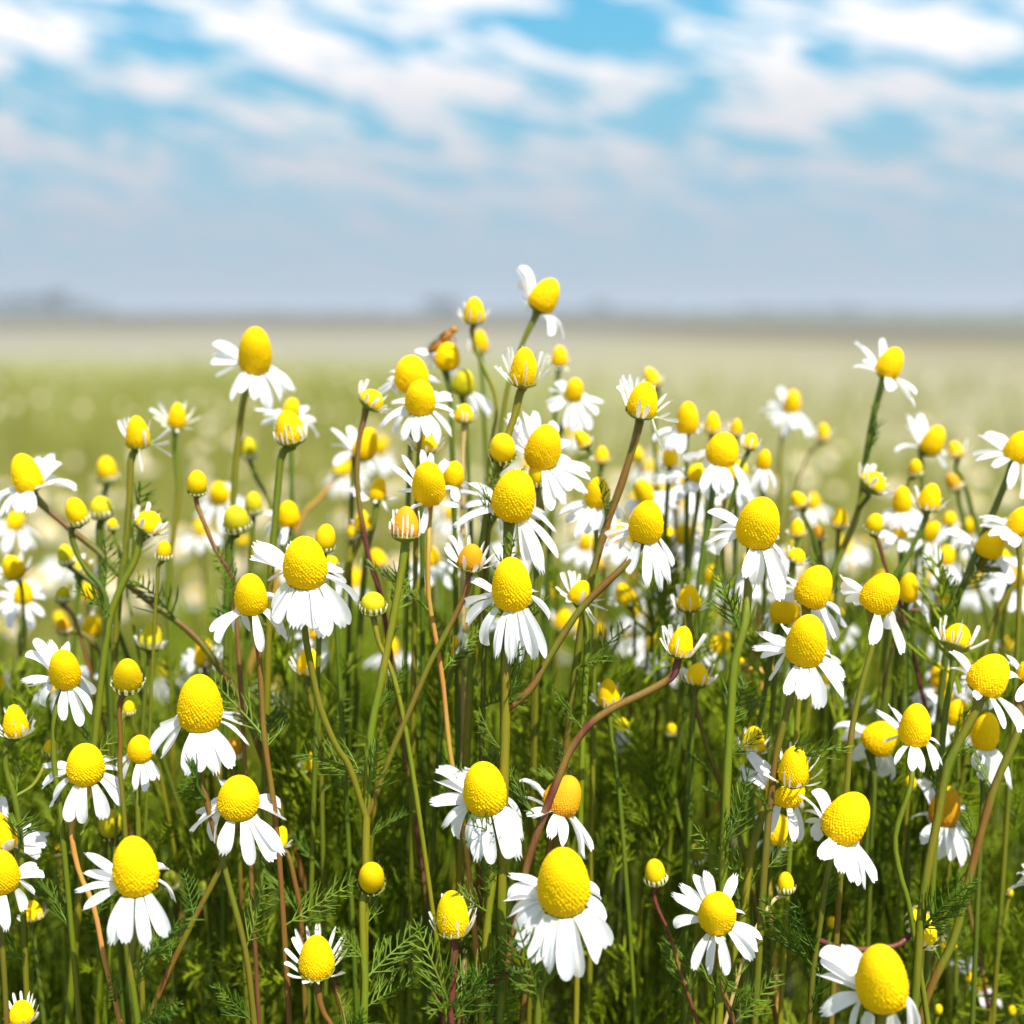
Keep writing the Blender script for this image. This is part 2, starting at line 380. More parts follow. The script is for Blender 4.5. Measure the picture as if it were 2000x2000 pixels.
LEAF = [mesh(f'feathery_leaf_{i}', *SPR[i], M['leaf']) for i in range(8)]

# ------------------------------------------------------------------ picture position -> place in the field
Cw = np.array([0, 0, ZC]); Fw = np.array([0, math.cos(PITCH), -math.sin(PITCH)])
Uw = np.array([0, math.sin(PITCH), math.cos(PITCH)]); Rw = np.array([1., 0, 0])
def at(x, y, d): return Cw+d*(Fw+(x/2000-.5)*TAN2*Rw-(y/2000-.5)*TAN2*Uw)
def depth(b):
    return FOCUS/(1-min(b, 36)/52.)
CR = {'A1': (0,600), 'A2': (400,600), 'A3': (800,500), 'A4': (1150,600), 'A5': (1500,600),
      'B1': (0,1000), 'B2': (400,1000), 'B3': (800,1000), 'B4': (1150,1000), 'B5': (1500,1000),
      'C1': (0,1500), 'C2': (400,1500), 'C3': (800,1500), 'C4': (1150,1500), 'C5': (1500,1500)}
ZM = 3.864
def px(crop, u, v): x0, y0 = CR[crop]; return np.array([x0+u/ZM, y0+v/ZM])
ROOTS = {}; STEMS = {}
GA, GD = np.meshgrid(np.radians(np.arange(0, 360, 6)), np.radians(np.arange(-110, 111, 8)), indexing='ij')

def head_frame(P, phi, th):
    f = P-Cw; f /= np.linalg.norm(f); r = np.cross(f, [0, 0, 1.]); r /= np.linalg.norm(r); u = np.cross(r, f)
    Fm = np.stack([r, u, -f], 1)                       # view-aligned axes as columns
    A = np.array([math.sin(phi)*math.cos(th), math.cos(phi)*math.cos(th), math.sin(th)])
    ex = np.cross([0, 0, 1.] if abs(th) < 1.4 else [0, 1., 0], A); ex /= np.linalg.norm(ex); ey = np.cross(A, ex)
    return Fm, np.stack([ex, ey, A], 1)

def build_head(root, crop, ty, cx, cy, w, h, phi, th, b, tips, o, rs):
    """one flower head: calyx mesh with disc and petals as its children; returns base point, axis, radius"""
    d = depth(b); c = px(crop, cx, cy); Rp = w/ZM/2*.935; hp = h/ZM*.94
    ph, t = math.radians(phi), math.radians(th)
    if ty == 'open' and 'mk' not in o and 'kd' not in o and h > w*1.18 and rs.rand() < .6: o['kd'] = 'cone'
    pr_ = PROF[o.get('kd', {'open': 'egg', 'cup': 'dome', 'bud': 'bud'}[ty])]; zz_ = np.linspace(0, 1, len(pr_))
    ext = lambda Hq: ((zz_*Hq*math.cos(t)+pr_*Rp*math.sin(t)).max(), (zz_*Hq*math.cos(t)-pr_*Rp*math.sin(t)).min())
    lo_, hi_ = Rp*(0.7 if ty != 'bud' else 1.0), Rp*2.7
    for _ in range(18):
        Hp = (lo_+hi_)/2; e_ = ext(Hp)
        if e_[0]-e_[1] > hp: hi_ = Hp
        else: lo_ = Hp
    e_ = ext(Hp)
    a2 = np.array([math.sin(ph), -math.cos(ph)])
    base = c-a2*(e_[0]+e_[1])/2
    P = at(base[0], base[1], d); m_per = TAN2*d/2000; R = Rp*m_per
    Fm, Lm = head_frame(P, ph, t); Wm = Fm@Lm
    root_w = root.matrix_world if root else Matrix()
    Mx = Matrix([[*(Wm[i]*R), P[i]] for i in range(3)]+[[0, 0, 0, 1]])
    Ml = Matrix.Translation(-Vector(root.location))@Mx
    hd = add('flower_head', CAL[ty == 'open'][rs.randint(3)], root, Ml)
    mk = o.get('mk', 'budyel' if ty == 'bud' else 'yellow'); kd = o.get('kd', {'open': 'egg', 'cup': 'dome', 'bud': 'bud'}[ty])
    if (mk, kd) not in DISC: kd = 'egg'
    dm = Matrix.Rotation(rs.uniform(0, 6.28), 4, 'Z')@Matrix.Diagonal((1, 1, Hp/Rp, 1))
    add('disc', DISC[mk, kd], hd, dm)
    pk = o.get('pk', {'open': 'petal', 'cup': 'young', 'bud': 'stub'}[ty])
    pw = o.get('pw', {'open': .73, 'cup': .25, 'bud': .26}[ty])
    if ty == 'open' and b >= 3 and 'pw' not in o: pw = 1.0
    L0 = o.get('L0', {'open': 1.95 if b < 3 else 2.15, 'cup': 1.9, 'bud': .8}[ty]); dr0 = math.radians(o.get('dr', {'open': 48, 'cup': -55, 'bud': -80}[ty]))
    used = []
    r0 = .92 if ty == 'open' else 1.05
    def place(a, dr, Ln):
        rad = np.array([math.cos(a), math.sin(a), 0]); dirv = math.cos(dr)*rad-math.sin(dr)*np.array([0, 0, 1.])
        tan = np.array([-math.sin(a), math.cos(a), 0]); nn = np.cross(dirv, tan)
        roll = rs.uniform(-.28, .28); tn = tan*math.cos(roll)+nn*math.sin(roll); nn2 = np.cross(dirv, tn)
        wv_ = pw*rs.uniform(.82, 1.14)*(1 if ty != 'open' else min(1, Ln/1.5))
        p0 = rad*r0+np.array([0, 0, .02 if ty == 'open' else .06])
        mm = Matrix([[dirv[i]*Ln, tn[i]*wv_, nn2[i]*Ln*.9, p0[i]] for i in range(3)]+[[0, 0, 0, 1]])
        L_ = PET[pk]; add('petal', L_[rs.randint(len(L_))], hd, mm); used.append(a)
    bp = base
    for (u, v) in (tips if ty != 'bud' else ()):
        tp = px(crop, u, v); q = (tp-bp)/Rp; q[1] = -q[1]
        best = None
        for Ln in L0*np.array([.45, .6, .72, .84, .92, 1.0, 1.08, 1.18, 1.3, 1.45]):
            X = (r0+Ln*np.cos(GD))*np.cos(GA); Y = (r0+Ln*np.cos(GD))*np.sin(GA); Z = -Ln*np.sin(GD)
            sx = Lm[0, 0]*X+Lm[0, 1]*Y+Lm[0, 2]*Z; sy = Lm[1, 0]*X+Lm[1, 1]*Y+Lm[1, 2]*Z
            sz = Lm[2, 0]*X+Lm[2, 1]*Y+Lm[2, 2]*Z
            cost = ((sx-q[0])**2+(sy-q[1])**2)*26+.55*((GD-dr0)/.5)**2+.8*((Ln/L0-1)/.25)**2
            nb = np.zeros_like(GA)
            for ua in used: nb += np.exp(-((np.angle(np.exp(1j*(GA-ua))))/.16)**2)
            cost = cost+1.1*nb
            al_ = sx*math.sin(ph)+sy*math.cos(ph); ac_ = np.abs(sx*math.cos(ph)-sy*math.sin(ph)); hh = Hp/Rp*math.cos(t)
            cost = cost+9*((sz < .3) & (al_ > -.3) & (al_ < hh) & (ac_ < .9*np.sqrt(np.clip(1-(al_/(hh+.01))**2, 0, 1))))
            if ty != 'open':
                hz_ = np.clip(Z/(Hp/Rp), 0, 1); need = np.sqrt(1-hz_**2)*1.03
                cost = cost+60*np.clip(need-(r0+Ln*np.cos(GD)), 0, None)**1.0
            i = np.unravel_index(np.argmin(cost), cost.shape)
            if best is None or cost[i] < best[0]: best = (cost[i], GA[i]+rs.uniform(-.03, .03), GD[i]+rs.uniform(-.04, .04), Ln)
        place(best[1], best[2], best[3])
    # petals the cone hides from this side, so the head is whole all round
    want = o.get('fill', {'open': 15, 'cup': 13, 'bud': 15}[ty]); gap = 2*math.pi/want
    if not o.get('nofill'):
        for a in np.arange(0, 2*math.pi, gap)+rs.uniform(0, .2):
            df = sorted(abs(np.angle(np.exp(1j*(a-ua)))) for ua in used)
            if df and df[0] < gap*(.8 if ty != 'open' or b < 3 else .62): continue
            dr = dr0+rs.uniform(-.15, .15); Ln = L0*rs.uniform(.85, 1.05)
            X = (r0+Ln*math.cos(dr))*math.cos(a); Y = (r0+Ln*math.cos(dr))*math.sin(a); Z = -Ln*math.sin(dr)
            v3 = Lm@np.array([X, Y, Z]); s2 = v3[:2]; ax = np.array([math.sin(ph), math.cos(ph)])
            al = s2@ax; ac = abs(s2@np.array([ax[1], -ax[0]]))
            if not tips or ty != 'open' or (b >= 3 and len(df) > 1 and df[1] < gap*1.9) or (v3[2] < 0.25 and al > -.25 and al < Hp/Rp*math.cos(t)*.95 and ac < 1.0*math.sqrt(max(0, 1-(al/(Hp/Rp*math.cos(t)+.01))**2))):
                place(a, dr, Ln)
    Ax = Wm[:, 2]
    return P, Ax, R, d

def to_ground(p, q, rs):
    """where a stem leaving q in direction q-p reaches the soil"""
    v = q-p; v = v/np.linalg.norm(v); hz = np.array([v[0], v[1]]); dz = max(-v[2], .25)
    k_ = min(q[2]*.55, .12); sh = hz/dz*k_; n_ = np.linalg.norm(sh)
    if n_ > .09: sh *= .09/n_
    g = np.array([q[0]+sh[0], q[1]+sh[1]+rs.uniform(.0, .02), 0.0]); mid = np.array([q[0]+sh[0]*.7, q[1]+sh[1]*.7, q[2]*.45])
    return mid, g

def H(key, crop, ty, cx, cy, w, h, phi, th, b, tips, label, stem=(), sc='g', join=None, sr=1.0, leaves=0, **o):
    rs = np.random.RandomState(abs(hash_(key)) % 99991)
    d = depth(b); c = px(crop, cx, cy)
    st = [px(crop, u, v) for (u, v) in stem]
    sd = o.get('sd', 0.0)
    pts = [at(p[0], p[1], d*(1+sd*(i+1)/max(1, len(st)))) for i, p in enumerate(st)]
    P0 = at(c[0], c[1]+h/ZM/2, d)
    if join:
        root = ROOTS[join]; S = STEMS[join]
        last = pts[-1]; pr = lambda X: (X-Cw)@np.stack([Rw, Uw, Fw], 1)
        A_ = pr(S); B_ = pr(last); e = np.hypot(A_[:, 0]/A_[:, 2]-B_[0]/B_[2], A_[:, 1]/A_[:, 2]-B_[1]/B_[2]); J = S[np.argmin(e)]
        dj = pr(J)[2]; n_ = len(st)
        pts = [at(p[0], p[1], d+(dj-d)*(i+1)/n_) for i, p in enumerate(st)]; pts[-1] = J
    else:
        lastp = pts[-1] if pts else P0-np.array([0, 0, .03])
        prev = pts[-2] if len(pts) > 1 else P0
        mid, g = to_ground(prev, lastp, rs)
        root = bpy.data.objects.new(o.get('name', 'chamomile_bud' if ty == 'bud' else 'chamomile_flower'), None); C.collection.objects.link(root)
        root.location = g; root.empty_display_size = .01
        tag(root, label, 'flower bud' if ty == 'bud' else 'flower', o.get('group'))
        ROOTS[key] = root
    bpy.context.view_layer.update() if False else None
    P, Ax, R, d = build_head(root, crop, ty, cx, cy, w, h, phi, th, b, tips, o, rs)
    n1, n2 = P-Ax*R*.35, P-Ax*R*1.3
    first = pts[0] if pts else None
    chain = [n1]
    if first is None or np.linalg.norm(first-n1) > R*2.2: chain.append(n2)
    if pts: chain += pts
    if not join:
        if not pts: mid, g0 = to_ground(n1, n2+np.array([0, 0, -.02]), rs); g = np.array(root.location); chain += [n2+np.array([(g[0]-n2[0])*.3, (g[1]-n2[1])*.3, -.04])]
        chain += [mid if pts else np.array([g[0], g[1], chain[-1][2]*.5]), np.array(root.location)]
    S = spline(chain, 44 if not join else 22)
    arc = np.concatenate([[0], np.cumsum(np.linalg.norm(np.diff(S, axis=0), axis=1))])
    rb = .00056*(sr if sr < 1.3 else 1.3+(sr-1.3)*.6)*(d/FOCUS)**.2
    rad = rb*(1+.18*np.clip(arc/.25, 0, 1))*(1+.05*np.sin(arc*500))+(R*.30-rb)*np.exp(-arc/(R*.75)) if R*.30 > rb else np.full(len(arc), rb)
    V, F = tube(S, rad, 14)
    add('stem' if not join else 'branch', mesh('stem', V-np.array(root.location), F, M[sc]), root)
    STEMS[key if not join else key] = S
    for i in range(leaves):
        lo = .25+.7*rs.rand(); z_t = P[2]-.035-(P[2]-.26)*rs.rand()*.9
        j = int(np.argmin(abs(S[:, 2]-z_t))); add_leaf(root, S[j], rs)
    return root
def hash_(s):
    v = 17
    for ch in s: v = (v*31+ord(ch)) & 0xffffffff
    return v
def add_leaf(root, p, rs, sc=None):
    s = sc or rs.uniform(.013, .026); a = rs.uniform(0, 6.28); til = rs.uniform(.35, 1.0)
    m_ = Matrix.Translation(Vector(p)-Vector(root.location))@Matrix.Rotation(a, 4, 'Z')@Matrix.Rotation(til, 4, 'X')@Matrix.Rotation(rs.uniform(0, 6.28), 4, 'Z')@Matrix.Scale(s, 4)
    add('leaf', LEAF[rs.randint(8)], root, m_)

# ------------------------------------------------------------------ the flowers, nearest rows first
# ---- lower left
H('c1a','C1','open',1025,755,350,485,-6,40,-3,[(640,600),(640,740),(590,880),(640,1010),(830,1280),(935,1300),(1100,1355),(1235,1305),(1310,1035),(1250,785)],
  'large open flower low on the left, with ragged petals left of its tall yellow cone', [(985,1500),(1010,1700),(1040,1932)],'g',sr=1.15)
H('c1b','C1','open',648,-24,300,340,0,42,1,[(330,-67),(320,120),(400,260),(520,385),(630,405),(760,390),(905,320),(925,245),(920,60),(850,-60)],
  'open flower with nine narrow petals on an orange stem, above the round olive bud', [(545,400),(590,760),(705,1040),(790,1450),(910,1932)],'o',sr=.95)
H('c1c','C1','open',20,790,260,390,-4,42,-1,[(295,780),(318,840),(240,980),(165,1095),(20,1220),(-90,1200),(-190,1050)],
  'lower of two overlapping flowers cut by the left edge, petals sweeping right and down', [(20,1300),(40,1700)],'b')
H('c1d','C1','open',10,480,230,340,-18,22,3,[(340,530),(340,620),(55,560),(100,440),(30,190),(-150,600),(-100,700)],
  'flower at the left edge with upswept petals, half hidden behind a lower flower', [(-20,900),(-60,1400)],'b',dr=10)
H('c1e','C1','cup',165,1850,190,200,0,35,0,[(40,1820),(70,1750),(115,1690),(155,1680),(235,1690),(250,1700),(270,1770),(285,1810),(30,1880),(250,1880)],
  'young flower in the bottom left corner with short cream petals standing round its yellow dome', [(160,2000)],'b',L0=1.2,pw=.24)
H('c2a','C2','open',258,230,330,365,5,42,0,[(-85,465),(-20,420),(-30,330),(75,545),(140,630),(290,580),(330,735),(420,600),(490,735),(570,660),(590,310),(585,410),(120,65)],
  'open flower with crowded petals hiding a cream petalled young head behind its right side', [(170,640),(-80,1140),(-300,1600),(-425,1932)],'b',sr=1.05)
H('c2b','C2','cup',575,520,120,230,15,10,3,[(610,395),(640,430),(645,590),(560,600),(600,480)],
  'young head with cream petals tucked behind the right petals of a full white flower', [(620,640),(680,860),(720,1060),(735,1300)],'b',L0=1.3)
H('c1bud','C1','bud',835,425,185,235,0,50,5,[(745,400),(728,460),(735,510),(760,540),(790,570),(820,570),(925,390),(920,450),(900,510)],
  'round olive bud ringed with short yellow stubs, above the large flower low on the left', [(850,590),(900,900)],'d',mk='olive',L0=.45,pw=.16)
H('c1s','C1','bud',450,620,72,95,0,30,8,[],'tiny yellow bud between the left edge flowers and the large low left flower', [(450,700),(470,1000)],'g')
H('c1t','C1','cup',245,1080,165,170,-8,10,4,[(345,950),(350,1030),(300,970),(180,1090),(220,1140),(270,1150)],
  'yellow young head under the right petals of the left edge flowers', [(250,1200),(300,1600)],'d',L0=.9)
H('c1u','C1','bud',1535,905,95,110,0,40,7,[],'small dark green bud in shade left of the crowded white flower', [(1540,980),(1580,1300)],'d',mk='mossy')
H('c1v','C1','bud',1285,850,120,160,0,30,7,[(1345,800),(1365,880),(1340,960)],'dark mossy bud close behind the right side of the large low left flower', [(1290,960),(1300,1300)],'d',mk='mossy')
# ---- lower centre
H('c2c','C2','cup',845,1435,275,350,0,40,0,[(610,1355),(645,1270),(680,1170),(755,1115),(830,1130),(880,1135),(1015,1180),(1070,1245),(1065,1310),(1085,1380),(1050,1560),(835,1610),(740,1600),(775,1590)],
  'egg shaped young flower low in the picture with white strap petals raised all round', [(870,1760),(905,1860),(955,1940)],'b',sr=1.0,L0=1.35,pw=.25,dr=-40,fill=13)
H('c2bud','C2','bud',1258,830,205,245,0,58,1,[(1205,705),(1250,700),(1295,712),(1345,745),(1365,790),(1370,860),(1165,760),(1150,800),(1165,860),(1220,870),(1270,905),(1300,890),(1345,900)],
  'round button bud fringed with short yellow stubs on a thick green stem with feathery leaf', [(1205,960),(1195,1300),(1210,1600),(1200,1932)],'g',sr=1.5,L0=.5,pw=.15,leaves=0,sd=-.01)
H('c3a','C3','cup',325,1108,262,372,-3,34,-1,[(225,880),(320,825),(355,830),(410,880),(475,955),(485,1010),(510,1060),(500,1120),(230,1050),(265,1100),(300,1160),(375,1170),(460,1200)],
  'egg shaped head with short cream petals on a red brown stem over a feathery leaf', [(335,1420),(325,1600),(310,1932)],'r',sr=1.3,L0=1.15,pw=.21,dr=-70,kd='egg')
H('c3b','C3','open',1160,880,410,560,-2,47,-3,[(740,800),(715,960),(700,1010),(740,1150),(790,1200),(800,1370),(930,1450),(1060,1530),(1160,1600),(1265,1560),(1410,1455),(1480,1340),(1500,1285),(1460,1165),(1425,985),(870,1290)],
  'biggest open flower low in the centre with a broad floury cone and fifteen white petals', [(1000,1480),(980,1700),(965,1932)],'g',sr=1.25)
H('c3c','C3','open',565,160,350,430,-6,42,0,[(190,20),(190,90),(155,215),(155,250),(250,425),(350,525),(430,590),(510,685),(610,720),(760,670),(825,670),(835,570),(860,530),(870,425),(400,-10),(765,280)],
  'open flower above the big low centre flower, its upper left petals in blue shade', [(630,760),(605,1000),(570,1400),(545,1932)],'g',sr=1.6)
H('c3d','C3','open',1165,205,285,330,26,16,2,[(840,80),(905,150),(870,240),(900,380),(960,390),(1000,150),(1065,520),(1160,570),(1270,660),(1325,675),(1375,620)],
  'shaded flower turned right with a deep orange cone, crossed by a red brown stem', [(1060,560),(1010,800),(985,900)],'b',mk='ochre',dr=20)  # ochre disc: the shadow on this yellow cone is put into its colour
H('c3bud','C3','bud',840,1435,155,235,5,20,0,[(750,1340),(770,1325),(745,1400),(770,1450),(800,1520),(840,1560),(880,1540),(905,1490)],
  'bud with curled stubs on a purple stem, under the biggest low centre flower', [(790,1530),(620,1620),(500,1680),(400,1800),(370,1990)],'r',mk='olive',L0=.6)
H('c4bud','C4','bud',500,790,160,215,-8,28,2,[(415,690),(460,650),(515,660),(585,720),(595,790),(430,790),(440,860),(490,880),(540,880),(575,850)],
  'yellow bud with upright stubs on a thin brown stem, left of the star like flower', [(490,940),(520,1060),(600,1230),(680,1500),(780,1800),(830,1960)],'r',sr=.7,L0=.8)
H('c4a','C4','open',968,1100,302,335,0,60,-1,[(620,960),(690,900),(795,800),(895,785),(1095,800),(650,1200),(800,1525),(915,1565),(1035,1540),(990,1320),(1235,1425),(1285,1355),(1305,1260),(1160,1090)],
  'flower facing the viewer, petals spread all round like a star, dark red stem', [(990,1450),(1020,1700),(1095,1932)],'r',dr=22,L0=1.7,pw=.62,sr=.95,nofill=1)
H('c4olive','C4','bud',815,640,135,170,0,45,5,[],'dull olive bud beside an orange stem, above the star like flower', [(815,740),(810,1100)],'g',mk='mossy')
H('c4sb','C4','bud',1485,870,125,245,-4,20,1,[(1490,740),(1540,780),(1565,835),(1440,800),(1430,860),(1430,980),(1500,990)],
  'small bud with curled pale petals on a straw stem, left of the wide tilted flower', [(1410,985),(1300,1140),(1200,1350)],'s',sr=.7,L0=.9)
# ---- lower right
H('c4th','C4','open',1485,140,300,330,10,30,2,[(1140,80),(1190,-120),(1150,0),(1345,495),(1550,540),(1595,530),(1285,185),(1330,150)],
  'forked plant: a flower half hidden behind the spidery young head sharing its thick stem', [(1340,290),(1280,450),(1225,640),(1165,1100),(1080,1450),(1000,1700),(940,1932)],'g',sr=1.5)
H('c4sp','C4','cup',1545,-10,245,330,5,32,0,[(1430,-162),(1500,-292),(1560,-302),(1615,-267),(1700,-157),(1735,-112),(1755,0),(1750,90),(1600,130),(1525,60),(1490,20)],
  '', [(1500,105),(1420,140),(1345,290)],'g',join='c4th',L0=1.35,pw=.20,dr=-30,sr=.9)
H('c4low','C4','open',1430,470,210,250,5,20,5,[(1340,690),(1400,690),(1460,620),(1240,400),(1260,440)],
  'blurred small flower under the petals of the spidery head on the thick right stem', [(1380,700),(1330,1000)],'d')
H('c5a','C5','open',592,372,345,430,30,26,0,[(250,210),(275,345),(350,570),(300,440),(420,675),(560,775),(640,840),(700,880),(740,880),(795,850),(340,150)],
  'wide flower tilted right with merged petals, its purple side branch carrying a sideways bud', [(470,680),(430,900),(390,1200),(345,1500),(310,1932)],'b',dr=38,pw=.78,L0=1.5)
H('c5b','C5','open',852,1605,400,545,-5,46,-5,[(400,1410),(380,1520),(490,1400),(370,1640),(390,1880),(640,2040),(800,2060),(930,2050),(1060,2000),(1140,1900)],
  'nearest flower, cut by the bottom edge on the right, with one very wide petal', [(850,2100)],'g',sr=1.2,pw=.85)
H('c5bud','C5','bud',1160,1205,300,185,62,28,2,[(1075,1010),(1115,1025),(1120,1100),(1155,1170),(1170,1300),(1255,1250),(1265,1310),(1265,1355),(1220,1370)],
  '', [(1080,1240),(990,1330),(720,1370),(560,1360),(395,1310)],'r',join=None if 0 else 'c5a',L0=.7)
H('c5c','C5','open',1578,1600,180,130,30,40,10,[(1430,1470),(1450,1560),(1520,1680),(1650,1790),(1710,1760),(1520,1430)],
  'small blurred flower near the bottom right corner', [(1600,1800),(1640,1950)],'g',dr=15)
H('c5d','C5','open',1335,290,240,330,12,28,5,[(1130,110),(1110,400),(1190,570),(1290,690),(1460,720),(1530,640),(1460,230)],
  'shaded ochre flower seen behind two crossing stems on the right', [(1290,520),(1180,950),(1160,1400)],'d',mk='ochre')  # yellow cone in shadow, painted darker with the ochre disc colour
H('c5e','C5','open',1360,1340,90,130,80,5,7,[(1270,1210),(1325,1195),(1340,1250)],
  'tiny side view flower with two upright petals near the bottom right', [(1340,1480)],'g')
H('c5f','C5','open',2030,830,200,240,0,35,3,[(1890,820),(1905,900),(1930,740)],
  'flower mostly outside the right edge, only white petal tips showing', [(2030,1100)],'g')
for i_, (u_, v_, s_, lab_) in enumerate([(480,1165,72,'pale bud hanging in the dark gap above the purple stem, lower right'),
      (1825,940,50,'tiny bud tip on the leaning stem at the right edge'), (1840,1830,60,'tiny orange bud in the bottom right corner'),
      (1285,1820,60,'pale side bud in leaves right of the nearest flower'), (1075,110,90,'yellow bud under a blurred right hand flower')]):
    H(f'c5s{i_}','C5','bud',u_,v_,s_,s_*1.3,0,20,6 if i_ != 2 else 8,[],lab_, [(u_-10,v_+s_*1.2),(u_-40,v_+s_*4)],'g',sr=.6,nofill=1)
# ---- middle band, left
H('b1a','B1','open',1513,1448,345,465,0,36,0,[(1215,1590),(1150,1800),(1240,1835),(1400,1975),(1500,1955),(1600,1990),(1730,1930),(1860,1780),(1830,1650),(1800,1550),(1300,1590)],
  'open flower at left with a tall beaded egg cone and skirt of hanging petals', [(1510,1960),(1560,2180),(1640,2480),(1750,2900),(1850,3300),(1920,3860)],'b',sr=1.1)
H('b1b','B1','open',490,1190,242,345,-6,44,1,[(260,900),(380,955),(490,975),(215,1020),(190,1230),(240,1300),(340,1450),(480,1560),(590,1620),(675,1545),(680,1400)],
  'flower at left with spaced petals fanned to its left and below, smooth yellow cone', [(420,1500),(410,1900),(450,2200)],'g',dr=38)
H('b1c','B1','bud',965,1240,222,310,0,52,1,[(870,1100),(920,1060),(980,1040),(1030,1060),(1075,1120),(1090,1200),(1095,1280),(1060,1340),(1030,1390),(975,1400),(900,1300),(885,1230),(860,1170),(850,1210)],
  'young head with a ring of curled cream petals on a dark brown stem, left', [(905,1440),(910,1700),(905,1932),(930,2200)],'b',L0=.75,kd='dome',sr=.9)
H('b1d','B1','bud',975,1480,90,120,0,20,4,[],'small yellow bud just below the head with curled cream petals', [(950,1560),(920,1760)],'g',sr=.6)
H('b1e','B1','open',1058,1790,195,225,0,42,2,[(900,1960),(890,1910),(1010,2090),(1080,2115),(1150,2030),(1190,2030),(930,2000)],
  'small flower tucked left of the tall beaded cone flower', [(1040,2110),(1045,2400)],'g')
H('b1f','B1','cup',120,1580,190,275,-4,28,2,[(10,1380),(45,1370),(80,1400),(140,1400),(230,1470),(270,1530),(265,1590),(255,1650),(110,1575),(165,1605),(205,1650)],
  'cup shaped flower with thin upright petals by the left edge, a little bud branching right', [(55,1760),(45,1932),(110,2150),(150,2400),(170,2900)],'g',L0=1.3,pw=.2,sr=1.1)
H('b1g','B1','bud',388,1780,115,135,0,30,3,[],'', [(345,1900),(250,2060),(152,2180)],'g',join='b1f',sr=.7)
H('b1h','B1','bud',1755,1790,135,200,0,20,5,[],'brownish bud peeping out right of the tall beaded cone flower', [(1760,1900),(1790,2300)],'b',mk='ochre')
H('b1i','B1','open',180,612,155,185,0,28,11,[(0,700),(60,870),(220,900),(300,560),(60,510),(240,520),(0,600),(310,790)],
  'out of focus white flower near the left edge at mid height', [(150,900),(170,1300)],'d',dr=30)
H('b1j','B1','open',5,1285,90,150,0,30,11,[(60,1170),(100,1330),(70,1240)],
  'blurred flower half cut by the left edge, above the cup shaped head', [(20,1500)],'d')
H('b1k','B1','cup',625,415,200,120,38,15,9,[(560,300),(640,320),(700,370),(730,440),(740,500)],'pale half open blurred head left of the narrow leaning stems', [(600,520),(570,800)],'d',L0=1.1)
H('b1l','B1','bud',500,320,125,180,-10,10,7,[],'green yellow bud at left, lower left of the striped bud', [(530,420),(700,540),(780,640)],'d',mk='olive')
H('b1m','B1','bud',1240,290,115,160,5,20,4,[],'small yellow bud under the cream striped half open head at left', [(1200,400),(1190,470)],'g',sr=.7)
H('b1n','B1','bud',480,860,110,130,0,20,9,[],'orange yellow blurred bud above the left fan petalled flower', [(560,900),(700,980)],'b',mk='ochre')
H('b1o','B1','bud',475,620,115,140,10,10,8,[],'pale green blurred bud between the left blurred flower and the dark stems', [(520,740),(580,860)],'r',mk='olive',sr=.8)
H('b1p','B1','cup',1145,935,175,225,12,10,6,[(1075,870),(1110,840),(1160,830),(1230,900),(1250,960),(1150,1010)],'blurred young head with pale striped petals above the tall beaded cone flower', [(1130,1080),(1110,1200)],'d',L0=1.1,mk='olive')
# ---- middle band, centre left: one forked plant first (cup head above, white flower left, spidery head right)
H('a2c','A2','cup',1518,1625,215,265,2,8,1,[(1420,1430),(1450,1470),(1480,1420),(1500,1560),(1530,1550),(1580,1590),(1625,1530),(1420,1600),(1455,1640),(1570,1650)],
  'forked plant of three heads: bronze strapped cup, cut petalled white flower, orange domed young flower',
  [(1490,1960),(1350,2730),(1250,3230),(1225,3700),(1215,4200),(1205,4900),(1200,5800)],'g',sr=1.5,mk='ochre',L0=1.35,pw=.2,dr=-80,fill=14)
H('b2a','B2','open',758,392,345,415,-2,38,0,[(365,235),(358,320),(480,500),(510,800),(560,830),(650,855),(700,870),(800,890),(880,975),(905,960),(1040,880),(1130,700),(1055,560),(1040,430),(650,215)],
  '', [(755,880),(800,1150),(880,1500),(1000,1780),(1085,1910),(1215,2275)],'g',join='a2c',sr=1.2,pw=.88)
H('b3young','B3','cup',465,345,205,225,8,28,1,[(275,225),(300,160),(380,155),(455,160),(580,210),(610,260),(650,310),(415,330),(560,340),(510,400),(270,260)],
  '', [(440,560),(320,830),(150,1150),(0,1500),(-130,1800),(-325,2265)],'b',join='a2c',mk='ochre',L0=1.5,pw=.36,dr=-45,sr=1.1)
H('b2b','B2','open',350,628,255,330,-2,36,1,[(30,880),(75,980),(220,905),(420,1050),(610,980),(580,930),(530,640),(340,900)],
  'rounded beaded cone flower touching the left petals of the large cut petalled white flower', [(400,1000),(425,1300),(450,1700),(520,2200),(560,2600)],'b',sr=1.05)
H('b2c','B2','cup',785,1130,185,225,0,20,5,[(655,985),(648,1090),(680,1180),(720,960),(985,960),(920,1010),(840,960),(910,1080),(880,1180)],
  'young head with cream straps behind the green stem of the cut petalled white flower', [(770,1290),(820,1500),(870,1680),(880,1932),(890,2500)],'g',L0=1.3,pw=.2)
H('b2d','B2','bud',1270,690,190,190,0,30,1,[(1170,590),(1195,690),(1200,720),(1235,720),(1265,730),(1310,730),(1355,720),(1385,640),(1260,530),(1300,570),(1170,650)],
  'green cup shaped bud with pale stubs and a dimpled top, in the centre left gap', [(1290,880),(1320,1000),(1380,1120),(1480,1460)],'g',mk='olive',L0=.8,sr=.9)
H('b2e','A2','bud',912,1740,160,225,8,22,3,[(845,1650),(850,1700),(860,1760),(880,1810),(930,1840),(870,1640)],
  'yellow bud close behind the right shoulder of the large cut petalled white flower', [(900,1880),(880,2100)],'d',L0=.5)
